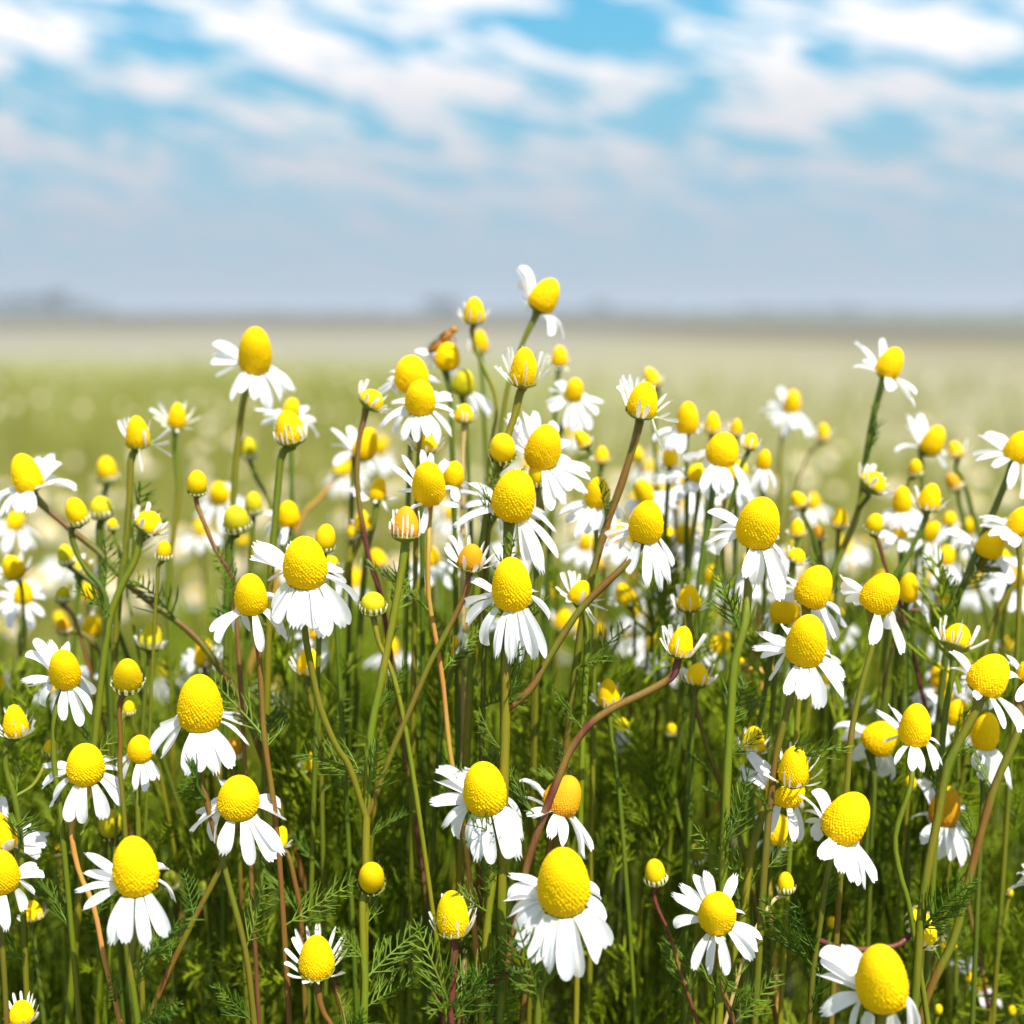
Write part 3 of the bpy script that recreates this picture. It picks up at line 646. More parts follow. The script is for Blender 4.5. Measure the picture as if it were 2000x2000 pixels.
H('b2f','B2','bud',950,375,120,100,0,20,4,[(990,340),(1000,390),(980,420)],'half hidden yellow bud below another bud, behind the large cut petalled flower', [(960,500),(990,800)],'d',L0=.6)
H('b2g','B2','cup',800,1885,120,160,10,10,7,[(850,1800),(870,1850),(760,1960),(730,1920),(840,1980)],'small blurred cream and yellow head left of the fork of the three headed plant', [(790,2050),(800,2300)],'g',L0=1.0)
H('b2h','B2','bud',1430,830,80,110,0,20,5,[],'small pale green bud right of the dimpled green cup bud', [(1410,960),(1390,1060)],'g',mk='olive',sr=.7)
H('b3side','B3','open',335,1010,170,80,-80,15,5,[(400,860),(430,920),(455,960),(440,1010)],
  'little side turned flower with pale petals behind the orange stem in the centre', [(320,1200)],'d',dr=-10)
# ---- centre
H('b3a','B3','open',770,548,322,435,-2,36,0,[(400,465),(418,720),(450,865),(470,700),(560,1010),(630,1100),(755,1135),(810,1145),(940,1125),(1035,1100),(1065,800),(960,600)],
  'central plant: big cone over ribbon petals, smaller flower on a curved right hand branch',
  [(735,1150),(725,1500),(715,1932),(700,2500)],'g',sr=2.0,pw=.56,L0=2.1,dr=58)
H('a4a','A4','open',435,1622,268,350,8,36,1,[(105,1800),(130,1730),(240,1835),(310,2010),(440,2110),(540,2130),(615,2090),(635,1960),(180,1640)],
  '', [(290,1925),(-55,2270),(-300,2640),(-440,2880),(-550,2990)],'b',join='b3a',sr=1.35,dr=52)
H('a3a','A3','open',790,1810,345,425,12,38,2,[(410,1700),(380,1780),(340,2030),(440,2010),(560,2055),(720,2085),(880,2290),(1030,2395),(1120,2270),(1100,2100),(420,1870),(980,2000)],
  'open flower with petals swept left, its cone just above the big central cone', [(740,2200),(730,2500),(720,3000)],'g',sr=1.8,pw=.7)
H('a2d','A2','open',1690,1340,270,345,-2,46,2,[(1390,1190),(1470,1100),(1470,1385),(1550,1530),(1650,1710),(1925,1380),(1835,1160),(1640,1060),(1900,1510),(1730,1080)],
  'flower with thin separate spoke like petals on an orange stem, left of centre', [(1690,1760),(1690,2180),(1755,2560),(1800,2860),(1850,3350),(1932,3800),(1990,4200)],'o',pw=.46,dr=15,L0=1.6,nofill=1,sr=.9)
H('a2e','A2','cup',1672,1030,180,160,0,25,5,[(1630,1060),(1670,1050),(1740,1070),(1600,1150),(1655,1180),(1720,1170),(1560,1080)],
  'half hidden young head between the double cone and the spoke petalled flower', [(1640,1200),(1640,1500)],'d',L0=1.2)
H('a2f','A2','open',1878,1262,170,205,8,30,5,[(1840,1160),(1800,1260),(1780,1400),(1960,1420),(1900,1460)],
  'smaller cone immediately right of the flower with thin spoke like petals', [(1880,1500)],'d')
H('b3m','B3','cup',1290,605,165,200,25,30,3,[(1130,400),(1210,430),(1240,420),(1280,450),(1340,510),(1380,560),(1480,660),(1500,750),(1480,940),(1400,850),(1320,600)],
  'untidy young flower with twisted petals, behind the curved branch right of centre', [(1325,800),(1330,1200),(1310,1600),(1290,2200)],'g',L0=1.5,pw=.34,dr=-20,sr=1.1)
H('b3n','B3','cup',1500,1370,172,235,-3,25,4,[(1410,1250),(1455,1195),(1570,1270),(1620,1370),(1460,1390),(1540,1410),(1420,1330)],
  'yellow dome with a few faint cream straps above the long curved red stem', [(1510,1530),(1525,1700),(1570,2000)],'d',L0=1.15,sr=.9)
H('b3w','B3','open',1600,1600,120,100,0,8,8,[(1530,1690),(1560,1750),(1590,1830),(1650,1700)],
  'blurred hanging white petals under the yellow dome and the curved red stem', [(1590,1900)],'d',dr=80)
H('b4cup','B4','cup',700,980,190,255,10,20,1,[(525,785),(585,770),(610,785),(685,800),(730,830),(680,940),(748,950),(885,910),(895,940),(845,980),(600,850),(545,880)],
  'cup of upright cream straps at the tip of the long curved red stem', [(640,1225),(560,1290),(400,1375),(200,1470),(20,1590),(-130,1780),(-200,1932),(-360,2350),(-470,2680)],'r',sr=1.5,L0=1.45,pw=.20,fill=16)
H('b4cupb','B4','cup',820,1225,180,190,5,10,4,[(850,1040),(885,1050),(955,1100),(910,1150),(700,1180),(680,1200),(795,1145),(820,1150),(880,1230)],
  'second cup of cream straps, right under the one on the long curved red stem', [(795,1400),(850,1620),(900,1800),(950,1932),(1050,2230),(1165,2550)],'b',L0=1.35,pw=.2,fill=15)
H('b4c','B4','cup',755,650,182,222,0,22,4,[(650,455),(680,600),(718,460),(770,465),(860,540),(910,605),(935,660),(900,720),(655,520),(760,640)],
  'soft edged young head with short straps between the centre right flowers', [(760,830),(800,1200),(780,1700)],'d',L0=1.25,pw=.24)
H('b4d','B4','open',1640,978,312,412,8,38,0,[(1270,900),(1330,960),(1255,1030),(1295,1105),(1390,1290),(1520,1375),(1610,1405),(1740,1480),(1915,1400),(1930,1250),(1880,1140),(1480,850)],
  'crisp open flower right of centre with a beaded cone over fanned petals', [(1520,1400),(1470,1600),(1420,1800),(1380,2100),(1340,2500)],'b',sr=1.25)
H('b4e','A4','open',1280,1630,335,425,12,38,1,[(880,1540),(930,1690),(880,1790),(980,1870),(1180,2030),(1230,1960),(1410,2140),(1450,2240),(1500,2000),(1260,2100)],
  'large flower right of centre with a pitted cone on a thick green stem', [(1180,2370),(1100,2680),(1070,3100),(1050,3400),(1030,3860),(1010,4400)],'g',sr=1.7)
H('b4f','B4','open',1700,562,285,345,22,26,3,[(1480,500),(1490,680),(1680,850),(1760,930),(1820,960),(1870,950),(1925,870),(1590,600),(1400,560)],
  'right leaning flower between the pitted cone flower and the crisp beaded one', [(1640,800),(1600,1200)],'g')
H('b4g','B4','open',1465,740,210,225,0,25,5,[(1310,880),(1440,900),(1350,830)],'yellow cone mostly hidden behind the right leaning flower', [(1440,950),(1400,1300)],'d')
H('b4h','B4','cup',1240,1720,180,220,5,18,4,[(1170,1600),(1230,1600),(1370,1690),(1350,1800),(1190,1730),(1120,1760),(1260,1790)],
  'blurred cup head with white straps above the spidery head on the right', [(1220,1932),(1230,2300)],'d',L0=1.15,pw=.3)
H('b4i','B4','bud',625,1640,85,115,0,20,8,[],'small out of focus yellow bud in the green gap right of centre', [(620,1760),(610,2100)],'g',sr=.7)
H('b4j','B4','bud',1165,1130,80,80,0,30,7,[],'tiny yellow dot like bud on a tall orange stem', [(1290,1180),(1285,1600),(1270,1932),(1300,2330),(1350,2720)],'o',sr=1.0)
# ---- middle band, right
H('b5a','B5','open',1670,1220,300,350,28,18,1,[(1360,1060),(1390,1200),(1480,1260),(1500,1370),(1590,1420),(1660,1490),(1790,1610),(1890,1630),(1560,1400)],
  'right leaning flower near the right edge with a grainy two toned cone', [(1590,1440),(1450,1720),(1350,1940),(1290,2250),(1170,2900),(1120,3500)],'g',sr=1.7,dr=30,pw=.6)
H('b5b','B5','open',2010,1190,230,260,30,20,2,[(1770,1160),(1790,1260),(1800,1085),(1890,1440)],
  'flower cut by the right edge beside the grainy two toned cone', [(1900,1600),(1700,2100),(1500,2830),(1400,3230),(1200,3660)],'b',sr=1.6,dr=10,pw=.8,L0=1.7)
H('b5c','B5','open',1108,1612,245,375,4,30,1,[(820,1500),(890,1455),(850,1570),(960,1620),(900,1760),(980,1900),(1080,1940),(1175,1945),(1260,1932),(1310,1890),(1290,1740)],
  'narrow cone flower with curly bracts on top and square tipped petals, right', [(1080,2050),(960,2450),(1000,2750),(1060,2950)],'g')
H('b5d','B5','open',850,1700,270,280,42,26,5,[(570,1750),(600,1700),(650,1890),(760,1932),(830,1990),(930,1990),(680,1650)],
  'soft focus flower immediately left of the narrow cone flower', [(800,2000),(780,2500)],'d')
H('b5e','B5','open',1430,1515,190,220,10,26,7,[(1200,1370),(1230,1440),(1260,1620),(1290,1590),(1340,1770)],
  'blurred flower with two fat left petals, behind the one with the large lower right cone', [(1430,1750)],'d')
H('b5f','B5','open',1640,1655,215,330,8,30,4,[(1500,1790),(1560,1940),(1620,2020),(1700,2090),(1760,1992),(1830,2060)],
  'large soft cone crossed by a slanting green stem at the right', [(1620,2100),(1600,2500)],'d')
H('b5g','B5','cup',1430,925,225,180,14,-6,3,[(1300,790),(1305,850),(1345,770),(1385,900),(1450,900),(1480,770),(1590,850),(1555,950),(1660,955),(1600,1000)],
  'young head on the right seen from below, green scaly underside and thin cream straps', [(1400,1150),(1340,1500),(1300,1932)],'d',L0=1.3,pw=.16,sr=1.2)
H('b5h','B5','open',850,610,295,340,28,26,1,[(530,500),(550,600),(580,700),(650,715),(700,690),(770,860),(800,990),(880,900),(1010,1060),(960,900)],
  'right leaning flower with a bunched block of left petals and a smooth slanted cone', [(790,970),(720,1250),(640,1600),(600,2000)],'b',sr=1.1,dr=48)
H('b5i','B5','open',1058,570,165,255,6,26,6,[(990,680),(1060,740),(1160,720),(1220,830),(1010,730)],
  'blurred cone touching the right side of the smooth slanted cone', [(1060,900)],'d')
H('b5r','B5','bud',630,90,60,80,0,0,7,[],'tiny bud on the straight red brown stem behind the smooth slanted cone flower', [(740,830),(560,1200),(400,1500),(280,1800),(200,2100)],'r',sr=1.3,nofill=1) if False else None
H('b5j','B5','bud',1325,655,95,175,-6,15,7,[],'oval bud on a thin horizontal twig at right', [(1300,745),(1150,745),(1010,742),(960,900)],'r',sr=.6)
H('b5k','B5','cup',220,330,150,120,35,20,5,[(145,260),(150,300),(240,390),(280,370),(310,340)],'blurred striped young head above the right leaning smooth cone flower', [(180,430),(120,600)],'d',L0=.9)
H('b5l','B5','open',1320,370,140,140,10,25,13,[(1200,450),(1250,560),(1380,480),(1220,380)],'very blurred flower among pale blotches at right', [(1310,560)],'d')
H('b5m','B5','open',1680,240,210,240,24,20,6,[(1340,150),(1400,260),(1480,300),(1560,370),(1700,450),(1800,470),(1940,420)],
  'blurred wide petalled flower at right, just left of the edge flowers', [(1830,460),(1700,850),(1640,1050)],'g',dr=30,sr=1.2)
# ---- top rows, centre
H('a3b','A3','open',1030,290,225,275,30,10,7,[(800,100),(860,70),(790,220),(870,340),(900,420),(960,420),(1060,600),(1165,650),(1120,560)],
  'topmost flower, tilted right with a pointed cone standing against the sky', [(955,440),(870,620),(800,800),(720,1100)],'g',sr=1.0,dr=32,L0=1.8)
H('a3c','A3','cup',865,838,222,315,2,20,3,[(690,680),(720,620),(775,625),(845,640),(900,645),(960,680),(1015,720),(1045,770),(1095,820),(755,730),(808,780),(878,785),(980,840),(700,740),(1010,790)],
  'crown like young head high in the centre with long straps and a funnel shaped stem', [(835,1030),(800,1180),(745,1350),(640,1700),(560,2100),(500,2600)],'g',sr=1.5,L0=1.6,pw=.15,fill=17)
H('a3d','A3','cup',488,412,165,215,0,18,8,[(430,270),(460,380),(580,290),(610,390),(415,330),(540,430)],
  'small upright cup head against the horizon left of the topmost flower', [(470,560),(500,700),(560,850),(640,1030),(655,1200),(620,1400)],'g',L0=1.3,pw=.22,sr=.8)
H('a3e','A3','cup',530,645,135,185,0,20,13,[(440,620),(600,700),(450,700)],'blurred yellow head directly under the small upright cup head', [(540,800),(560,1100)],'d',L0=.9)
H('a3f','A3','open',288,755,200,225,12,25,9,[(40,700),(120,780),(90,720),(330,900),(230,850),(160,840),(380,930)],
  'blurred flower with a brown insect sitting on its cone', [(300,1000),(320,1400)],'d')
H('a2g','A2','open',1560,505,270,300,-2,32,6,[(1390,470),(1430,580),(1400,540),(1760,560),(1440,640)],
  'rear one of two cones that overlap high left of centre', [(1560,900),(1540,1300)],'d')
H('a2h','A2','open',1628,685,240,290,2,36,4,[(1400,720),(1320,890),(1490,1000),(1450,960),(1600,1010),(1680,960),(1850,990),(1870,800),(1790,640),(1880,700),(1360,850)],
  'front one of two cones that overlap high left of centre, white petals spread beneath', [(1620,1050),(1600,1500)],'g',pw=.72)
H('a3g','A3','open',408,955,175,215,8,26,9,[(620,1240),(600,1190),(455,1060),(540,1160)],'olive yellow blurred cone left of the crown like young head', [(420,1200),(440,1500)],'d',mk='olive')
H('a3h','A3','cup',412,1185,150,150,0,18,6,[(350,1080),(380,1090),(440,1080),(470,1120),(400,1150),(430,1160)],'small yellow cup head low left of the crown like head', [(410,1310),(400,1500),(400,1800)],'s',L0=.9,pw=.25)
H('a3i','A3','cup',1130,755,135,165,0,20,13,[(1080,830),(1120,860),(1180,830),(1190,880)],'hazy yellow head right of the crown like head', [(1120,900),(1100,1200)],'d',L0=1.0)
H('a3j','A3','open',1242,1012,155,190,10,28,10,[(1050,1150),(1100,960),(1050,1010),(1220,1340),(1290,1360),(1400,1370),(1460,1090),(1330,1030),(1180,1300)],
  'soft white flower between the crown like head and the long leaning stem', [(1180,1190),(1140,1330),(1100,1600)],'d',dr=30)
H('a3k','A3','open',1012,1445,285,355,14,33,4,[(700,1230),(760,1160),(840,1150),(960,1170),(1090,1230),(1210,1400),(1260,1560),(1360,1620),(1330,1770),(1150,1870),(1090,1920),(800,1440),(1200,1760)],
  'full flower with petals raised behind its cone, right of the round stubby bud', [(1000,1900),(980,2300)],'g',dr=8,pw=.75)
H('a3l','A3','bud',702,1452,205,245,-4,44,3,[(615,1450),(640,1470),(665,1490),(700,1510),(745,1520),(790,1490),(620,1400),(660,1350)],
  'round bud ringed by stubby petals, left of the full flower high in the centre', [(670,1620),(610,1760),(590,2100)],'b',L0=.55,pw=.16,sr=1.0)
H('a3m','A3','bud',972,1642,155,225,0,18,4,[],'smooth oval bud in front of the cone of the full flower high in the centre', [(975,1800),(960,2200)],'g')
H('a3n','A3','open',1420,1790,200,250,4,30,5,[(1100,1965),(1260,2130),(1180,2010),(1400,2060),(1330,2100),(1570,1990)],
  'soft cone with white petals left of the brown green leaning stem', [(1410,2150),(1400,2600)],'g')
H('a3o','A3','cup',1300,1380,110,190,-30,10,8,[(1280,1290),(1340,1310),(1390,1390)],'blurred green backed head right of the full flower high in the centre', [(1240,1560)],'d',L0=.9)
H('a3p','A3','cup',1450,1500,110,140,0,10,11,[(1400,1420),(1450,1400),(1510,1450)],'pale blurred head above the soft cone right of centre', [(1440,1640)],'d',L0=1.0)
# ---- top rows, right of centre
H('a4b','A4','cup',410,700,245,295,10,22,3,[(205,600),(225,540),(250,470),(300,490),(370,510),(400,530),(500,590),(590,650),(640,700),(680,870),(575,1130),(395,710),(440,750),(600,800)],
  'tall young flower on a long brown green leaning stem, right of centre', [(380,880),(320,1100),(240,1350),(150,1600),(50,1932),(-30,2250)],'b',L0=1.5,pw=.30,dr=-35,sr=1.5,nofill=1)
H('a4bb','A4','cup',470,530,120,200,-25,10,14,[(400,430),(450,420),(520,500)],'hazy pale head behind the tall young flower on the leaning stem', [(500,760)],'d',L0=1.0)
H('a4c','A4','open',742,835,180,270,2,25,8,[(480,1000),(560,1000),(700,1100),(620,1080)],'blurred cone right of the tall young flower', [(740,1150)],'d')
H('a4d','A4','open',1010,1072,255,275,12,28,6,[(740,1180),(830,1150),(900,1230),(990,1400),(1060,1400),(1210,1410),(1150,1130)],
  'soft focus flower with a round cone on a dark stem, centre right', [(960,1220),(925,1480),(850,1932),(820,2300)],'d',sr=1.2)
H('a4e','A4','open',835,1250,205,150,0,30,8,[(530,1270),(620,1330),(790,1400),(900,1450),(560,1310)],'blurred cone over wide white petals, centre right', [(820,1480),(760,1932)],'g',dr=25)
H('a4f','A4','cup',932,875,125,180,2,20,10,[(850,760),(910,700),(900,900),(960,830)],'blurred striped head above the soft focus round cone', [(920,1050)],'d',L0=1.1)
H('a4g','A4','cup',1112,905,95,140,5,20,10,[(1030,780),(1060,860)],'small blurred yellow head left of the tiny dark cup head', [(1110,1060)],'d',L0=1.2)
H('a4h','A4','cup',1222,1010,120,130,12,5,7,[(1150,900),(1170,950),(1205,900),(1290,930),(1315,970),(1240,950)],'small cup head with a dark green base, centre right', [(1200,1100),(1150,1200)],'d',L0=1.1,pw=.3)
H('a4i','A4','open',1320,1150,115,185,10,22,9,[(1240,1240),(1330,1450),(1420,1420),(1260,1380)],'narrow blurred cone with grey white petals, centre right', [(1320,1480)],'d')
H('a4j','A4','open',1532,715,135,190,5,20,17,[(1300,780),(1350,740),(1440,600),(1400,900),(1480,990),(1670,1000),(1640,930)],
  'very blurred lone white flower standing against the field, right of centre', [(1455,980),(1440,1400)],'g',dr=35)
H('a4k','A4','cup',1770,945,105,155,-5,20,16,[],'very blurred small yellow bud right of the lone white flower', [(1700,1060),(1620,1200)],'b',sr=.6)
H('a4l','A4','open',610,1130,120,140,0,20,9,[(560,1230),(640,1250)],'blurred ochre cone behind the long leaning stem', [(600,1300)],'d')
# ---- top rows, right
H('a5a','A5','open',925,415,205,250,24,12,8,[(650,260),(655,450),(720,400),(850,240),(930,620),(1110,750),(1070,700),(1120,640)],
  'forked plant at right: tall lone flower above the field and a leaning striped cup', [(870,540),(800,800),(730,1200),(700,1450),(620,1700),(520,1932),(430,2250)],'g',dr=25,sr=1.3,L0=2.1,nofill=1)
H('a5b','A5','cup',805,1310,215,140,38,8,7,[(750,1180),(790,1170),(850,1240),(910,1330),(915,1390),(880,1280)],'', [(760,1420),(690,1520)],'d',join='a5a',L0=1.1,pw=.34)
H('a5c','A5','open',1248,1000,180,240,22,16,11,[(1000,760),(1040,900),(1100,960),(1140,800),(1180,1100),(1330,1200)],'blurred flower just below right of the tall lone flower', [(1150,1050),(1160,1200)],'d',dr=30)
H('a5d','A5','open',1010,1450,150,225,0,20,9,[],'blurred deep yellow cone left of the cup with pale straps, right', [(1010,1600)],'d')
H('a5e','A5','cup',1220,1432,175,225,12,18,7,[(1090,1290),(1120,1380),(1180,1310),(1370,1440),(1335,1510),(1160,1400),(1260,1500)],
  'cup head with pale straps on a dark forked stem, right', [(1190,1590),(1100,1790),(1020,1932),(960,2030),(900,2400)],'d',L0=1.15,pw=.28,sr=1.1)
H('a5f','A5','bud',1110,1212,105,145,0,20,9,[(1050,1130),(1070,1120)],'blurred bud above the cup head with pale straps', [(1060,1310),(1040,1500)],'d')
H('a5g','A5','open',1900,1050,225,250,22,18,6,[(1590,970),(1640,950),(1720,960),(1700,1190),(1780,1150),(1850,1360),(1930,1450)],
  'white flower at the right edge on a long dark green leaning stem', [(1805,1300),(1650,1660),(1540,1932),(1440,2180),(1380,2380),(1330,2700)],'d',sr=1.4,dr=30,pw=.75)
H('a5h','A5','open',1915,1610,210,230,20,24,5,[(1600,1590),(1640,1640),(1760,1740),(1850,1800),(1700,1620)],'lower white flower at the right edge, petals level to its left', [(1900,1900)],'g',dr=15)
H('a5i','A5','bud',802,1632,135,170,18,22,6,[(860,1690),(820,1720),(760,1580)],'yellow bud on a thin red stem under the fork of the tall lone flower', [(820,1740),(870,1900),(915,2040),(960,2120)],'r',sr=.8,L0=.5)
H('a5j','A5','open',1000,1685,130,110,35,30,9,[(880,1830),(900,1790),(1060,1850),(1080,1580),(870,1540)],'small soft flower right of the yellow bud on the thin red stem', [(1000,1850)],'d',dr=20)
H('a5k','A5','cup',1410,1075,120,140,-20,10,12,[(1370,950),(1400,930),(1500,980),(1550,1080)],'hazy ragged head left of the right edge flower', [(1420,1220),(1470,1300)],'d',L0=1.4)
H('a5l','A5','bud',1395,1320,110,190,-30,10,12,[],'hazy ochre bud below the hazy ragged head', [(1450,1500)],'d',mk='ochre')
H('a5m','A5','cup',545,1590,125,235,8,10,9,[(500,1480),(540,1470),(590,1500)],'pale butter coloured blurred head left of the forked lone plant', [(530,1740),(520,1932)],'d',L0=1.0)
H('a5n','A5','cup',230,1455,125,150,-35,8,9,[(180,1300),(210,1330),(290,1450)],'blurred leaning head above the pitted cone flower on its right', [(260,1560),(330,1700)],'d',L0=1.1)
H('a5o','A5','cup',220,1665,115,150,0,15,8,[(180,1590),(220,1580),(260,1620)],'pale round blurred head touching the right side of the pitted cone', [(210,1800)],'d',L0=.9)
H('a5p','A5','bud',380,1705,95,130,-10,15,10,[],'small blurred orange yellow bud right of the pale round head', [(400,1830)],'b',mk='ochre')
H('a5q','A5','open',1370,1595,110,110,0,20,13,[(1330,1680),(1430,1640)],'faint blurred yellow spot flower above the wide petalled blurred flower', [(1370,1700)],'d')
# ---- top rows, left
H('a1a','A1','open',200,1245,235,310,-16,14,6,[(0,1480),(60,1580),(140,1540),(220,1530),(290,1130),(400,1110),(450,1180),(440,1290),(370,1350),(-60,1440)],
  'flower near the left edge with a leaning cone, on a long arching stem', [(270,1440),(500,1650),(750,1850),(980,2100),(1200,2270),(1400,2420),(1540,2560),(1680,2760),(1830,2990)],'b',sr=1.4,dr=25,kd='egg')
H('a1b','A1','cup',1040,942,185,262,-4,22,6,[(880,780),(895,840),(960,745),(1040,770),(1130,830),(1090,925),(1290,920),(1285,1040),(1345,1180),(1080,1400),(930,800)],
  'young flower at left with one white petal hanging straight down', [(1005,1110),(975,1500),(940,1900),(900,2150)],'g',L0=1.45,pw=.27,dr=-50,sr=1.4,nofill=1)
H('a1c','A1','cup',1340,820,145,215,5,28,10,[(1140,760),(1200,690),(1170,820),(1330,670),(1410,700),(1480,740),(1530,820),(1450,930),(1220,880)],
  'soft daisy like head behind and right of the young flower with the hanging petal', [(1320,960),(1335,1200),(1350,1400),(1280,1950),(1290,2700)],'g',L0=1.7,pw=.33,dr=-20,sr=1.3)
H('a1d','A1','bud',808,1225,155,225,-4,20,13,[(730,1130),(880,1120)],'hazy yellow bud left of the young flower with the hanging petal', [(795,1370),(780,1500)],'d',L0=.8)
H('a1e','A1','bud',580,1540,165,235,-16,22,5,[(510,1440),(500,1490),(530,1500),(560,1520),(590,1580),(620,1620),(650,1600)],
  'striped bud at left on a gracefully curved dark stem', [(545,1660),(570,1830),(660,1990),(750,2090),(800,2200),(810,2400)],'d',sr=1.1,L0=.7,mk='yellow')
H('a1f','A1','bud',765,1510,170,185,-4,15,8,[(690,1430),(740,1450),(800,1440),(700,1500)],'pale striped blurred bud right of the striped bud on the curved stem', [(750,1640),(760,1932),(780,2200)],'d',mk='olive',sr=1.3,L0=.8)
H('a1g','A1','cup',1130,1620,225,175,36,14,4,[(1060,1520),(1140,1465),(1080,1600),(1160,1560),(1130,1740),(1200,1560),(1215,1640),(1250,1720)],
  'half open head at left leaning right with broad cream stripes', [(1050,1790),(1010,1932),(930,2080),(860,2250),(820,2400)],'g',L0=1.15,pw=.34,dr=-75,sr=1.4,fill=12)
H('a1h','A1','bud',1490,1325,152,205,0,24,4,[(1445,1420),(1480,1430),(1510,1430)],'smooth yellow bud on a thin red stem, left', [(1480,1450),(1550,1650),(1640,1850),(1755,2040),(1780,2300)],'r',L0=.3,sr=.85)
H('a1i','A1','bud',850,1640,85,100,0,20,7,[],'little yellow bud beneath the pale striped blurred bud', [(870,1740)],'g',sr=.6)
H('a2i','A2','open',382,330,270,395,3,33,8,[(80,240),(50,420),(60,360),(100,520),(180,310),(270,630),(370,690),(590,640),(610,600),(480,780),(560,720)],
  'tall egg cone flower standing highest on the left', [(300,680),(265,900),(235,1200),(215,1480),(200,1800)],'g',sr=1.3,pw=.8)
H('a2j','A2','cup',640,905,235,275,-14,16,5,[(550,760),(585,750),(630,870),(600,860),(690,800),(540,850),(700,900),(760,980)],
  'yellow cup head with fine straps below the highest left flower', [(595,1090),(555,1350),(525,1700),(500,2000)],'g',L0=1.1,pw=.14,dr=-85,sr=1.4,fill=18)
H('a2k','A2','open',655,770,140,180,10,20,10,[(370,760),(430,890),(450,800),(780,740),(850,990),(690,690),(830,860)],
  'blurred white flower behind the yellow cup head with fine straps', [(650,1100)],'d',dr=15)
H('a2l','A2','bud',330,1065,130,195,0,20,11,[(400,1000)],'hazy bud right of the stem of the highest left flower', [(345,1180),(400,1310),(480,1460)],'d',mk='olive')
H('a2m','A2','bud',368,1480,135,195,0,22,9,[],'green yellow oval bud, upper right one of a pair at left', [(370,1600),(350,1800)],'d',mk='olive')
H('a2n','A2','bud',240,1600,195,230,-8,24,6,[(160,1500),(190,1580),(220,1600),(340,1640),(320,1680)],'plump striped bud, lower left one of a pair at left', [(200,1740),(180,1932),(170,2100)],'d',mk='olive',L0=.7,sr=1.3)
H('a2o','A2','open',632,1560,175,215,0,26,8,[(460,1560),(460,1660),(580,1780),(620,1760)],'blurred cone with two square white petals above the cut petalled white flower', [(640,1800)],'d',pw=1.1)
H('a2p','A2','cup',1270,692,205,145,38,10,5,[(1180,550),(1190,600),(1230,530),(1400,650),(1270,630),(1310,680),(1230,650)],
  'half open head with green back on a long wavy purple red stem', [(1205,840),(1165,1000),(1150,1300),(1170,1500),(1205,1720),(1250,1932),(1320,2150)],'r',L0=1.15,pw=.28,sr=1.05,mk='yellow')
H('a2q','A2','open',1220,1030,185,280,20,18,9,[(950,900),(960,1040),(1090,880),(1010,960),(1290,1230),(1190,1180)],'blurred sideways flower crossed by the wavy purple red stem', [(1130,1060),(1120,1200)],'d')
H('a2r','A2','cup',1310,1370,135,185,8,15,8,[(1080,1360),(1170,1450),(1120,1420),(1380,1560),(1440,1440)],'blurred young flower right of the wavy purple red stem', [(1290,1550),(1240,1760),(1200,2050)],'d',L0=1.6,pw=.4,dr=-10,sr=1.3)
H('a2s','A2','bud',1015,1230,100,125,20,20,14,[],'faint yellow bud on a long slanting ochre stalk', [(960,1330),(860,1450),(740,1570)],'o',sr=.9)
H('a2t','A2','cup',1190,1612,130,180,0,18,8,[(1130,1530),(1090,1560)],'blurred upper bud of two just left of the wavy purple red stem base', [(1180,1740),(1100,1932)],'g',L0=.8)
H('a2u','A2','bud',1112,1700,90,130,-5,18,8,[],'blurred lower bud of two just left of the wavy purple red stem base', [(1110,1800),(1080,1932)],'g')

# ------------------------------------------------------------------ far rows of flowers, out of focus
rs = np.random.RandomState(21)
NF = 0
while NF < 140:
    b_ = rs.uniform(9, 33); x_ = rs.uniform(20, 1990) if rs.rand() < .55 else rs.uniform(1000, 1990)
    top = np.interp(x_, [0, 300, 500, 700, 1000, 1300, 1600, 2000], [980, 930, 960, 880, 800, 860, 960, 930])
    y_ = top+rs.rand()**.9*420
    ty = ['open', 'open', 'open', 'open', 'open', 'cup', 'bud'][rs.randint(7)]
    d_ = depth(b_); w_ = {'open': .0058, 'cup': .0054, 'bud': .0044}[ty]*rs.uniform(.8, 1.1)/(TAN2*d_)*2000
    sx, sy = x_-CR['A1'][0], y_-CR['A1'][1]
    k0 = f'f{NF}'
    lab = {'open': 'small out of focus white flower in the far rows behind the sharp flowers', 'cup': 'small out of focus half open head in the far rows behind the sharp flowers',
           'bud': 'tiny out of focus yellow bud in the far rows behind the sharp flowers'}[ty]
    grp = {'open': 'blurred open flowers of the far rows', 'cup': 'blurred half open heads of the far rows', 'bud': 'blurred buds of the far rows'}[ty]
    H(k0, 'A1', ty, sx*ZM, sy*ZM, w_*ZM, w_*ZM*rs.uniform(1.05, 1.4), rs.uniform(-25, 40), rs.uniform(10, 40), b_, [], lab,
      [], ['g', 'd', 'b'][rs.randint(3)], group=grp, fill={'open': 9, 'cup': 8, 'bud': 1}[ty], pw={'open': 1.05, 'cup': .4, 'bud': .3}[ty], L0={'open': 2.8, 'cup': 1.5, 'bud': .5}[ty], dr={'open': 35, 'cup': -45, 'bud': -80}[ty], nofill=(ty == 'bud'), sr=.8)
    NF += 1

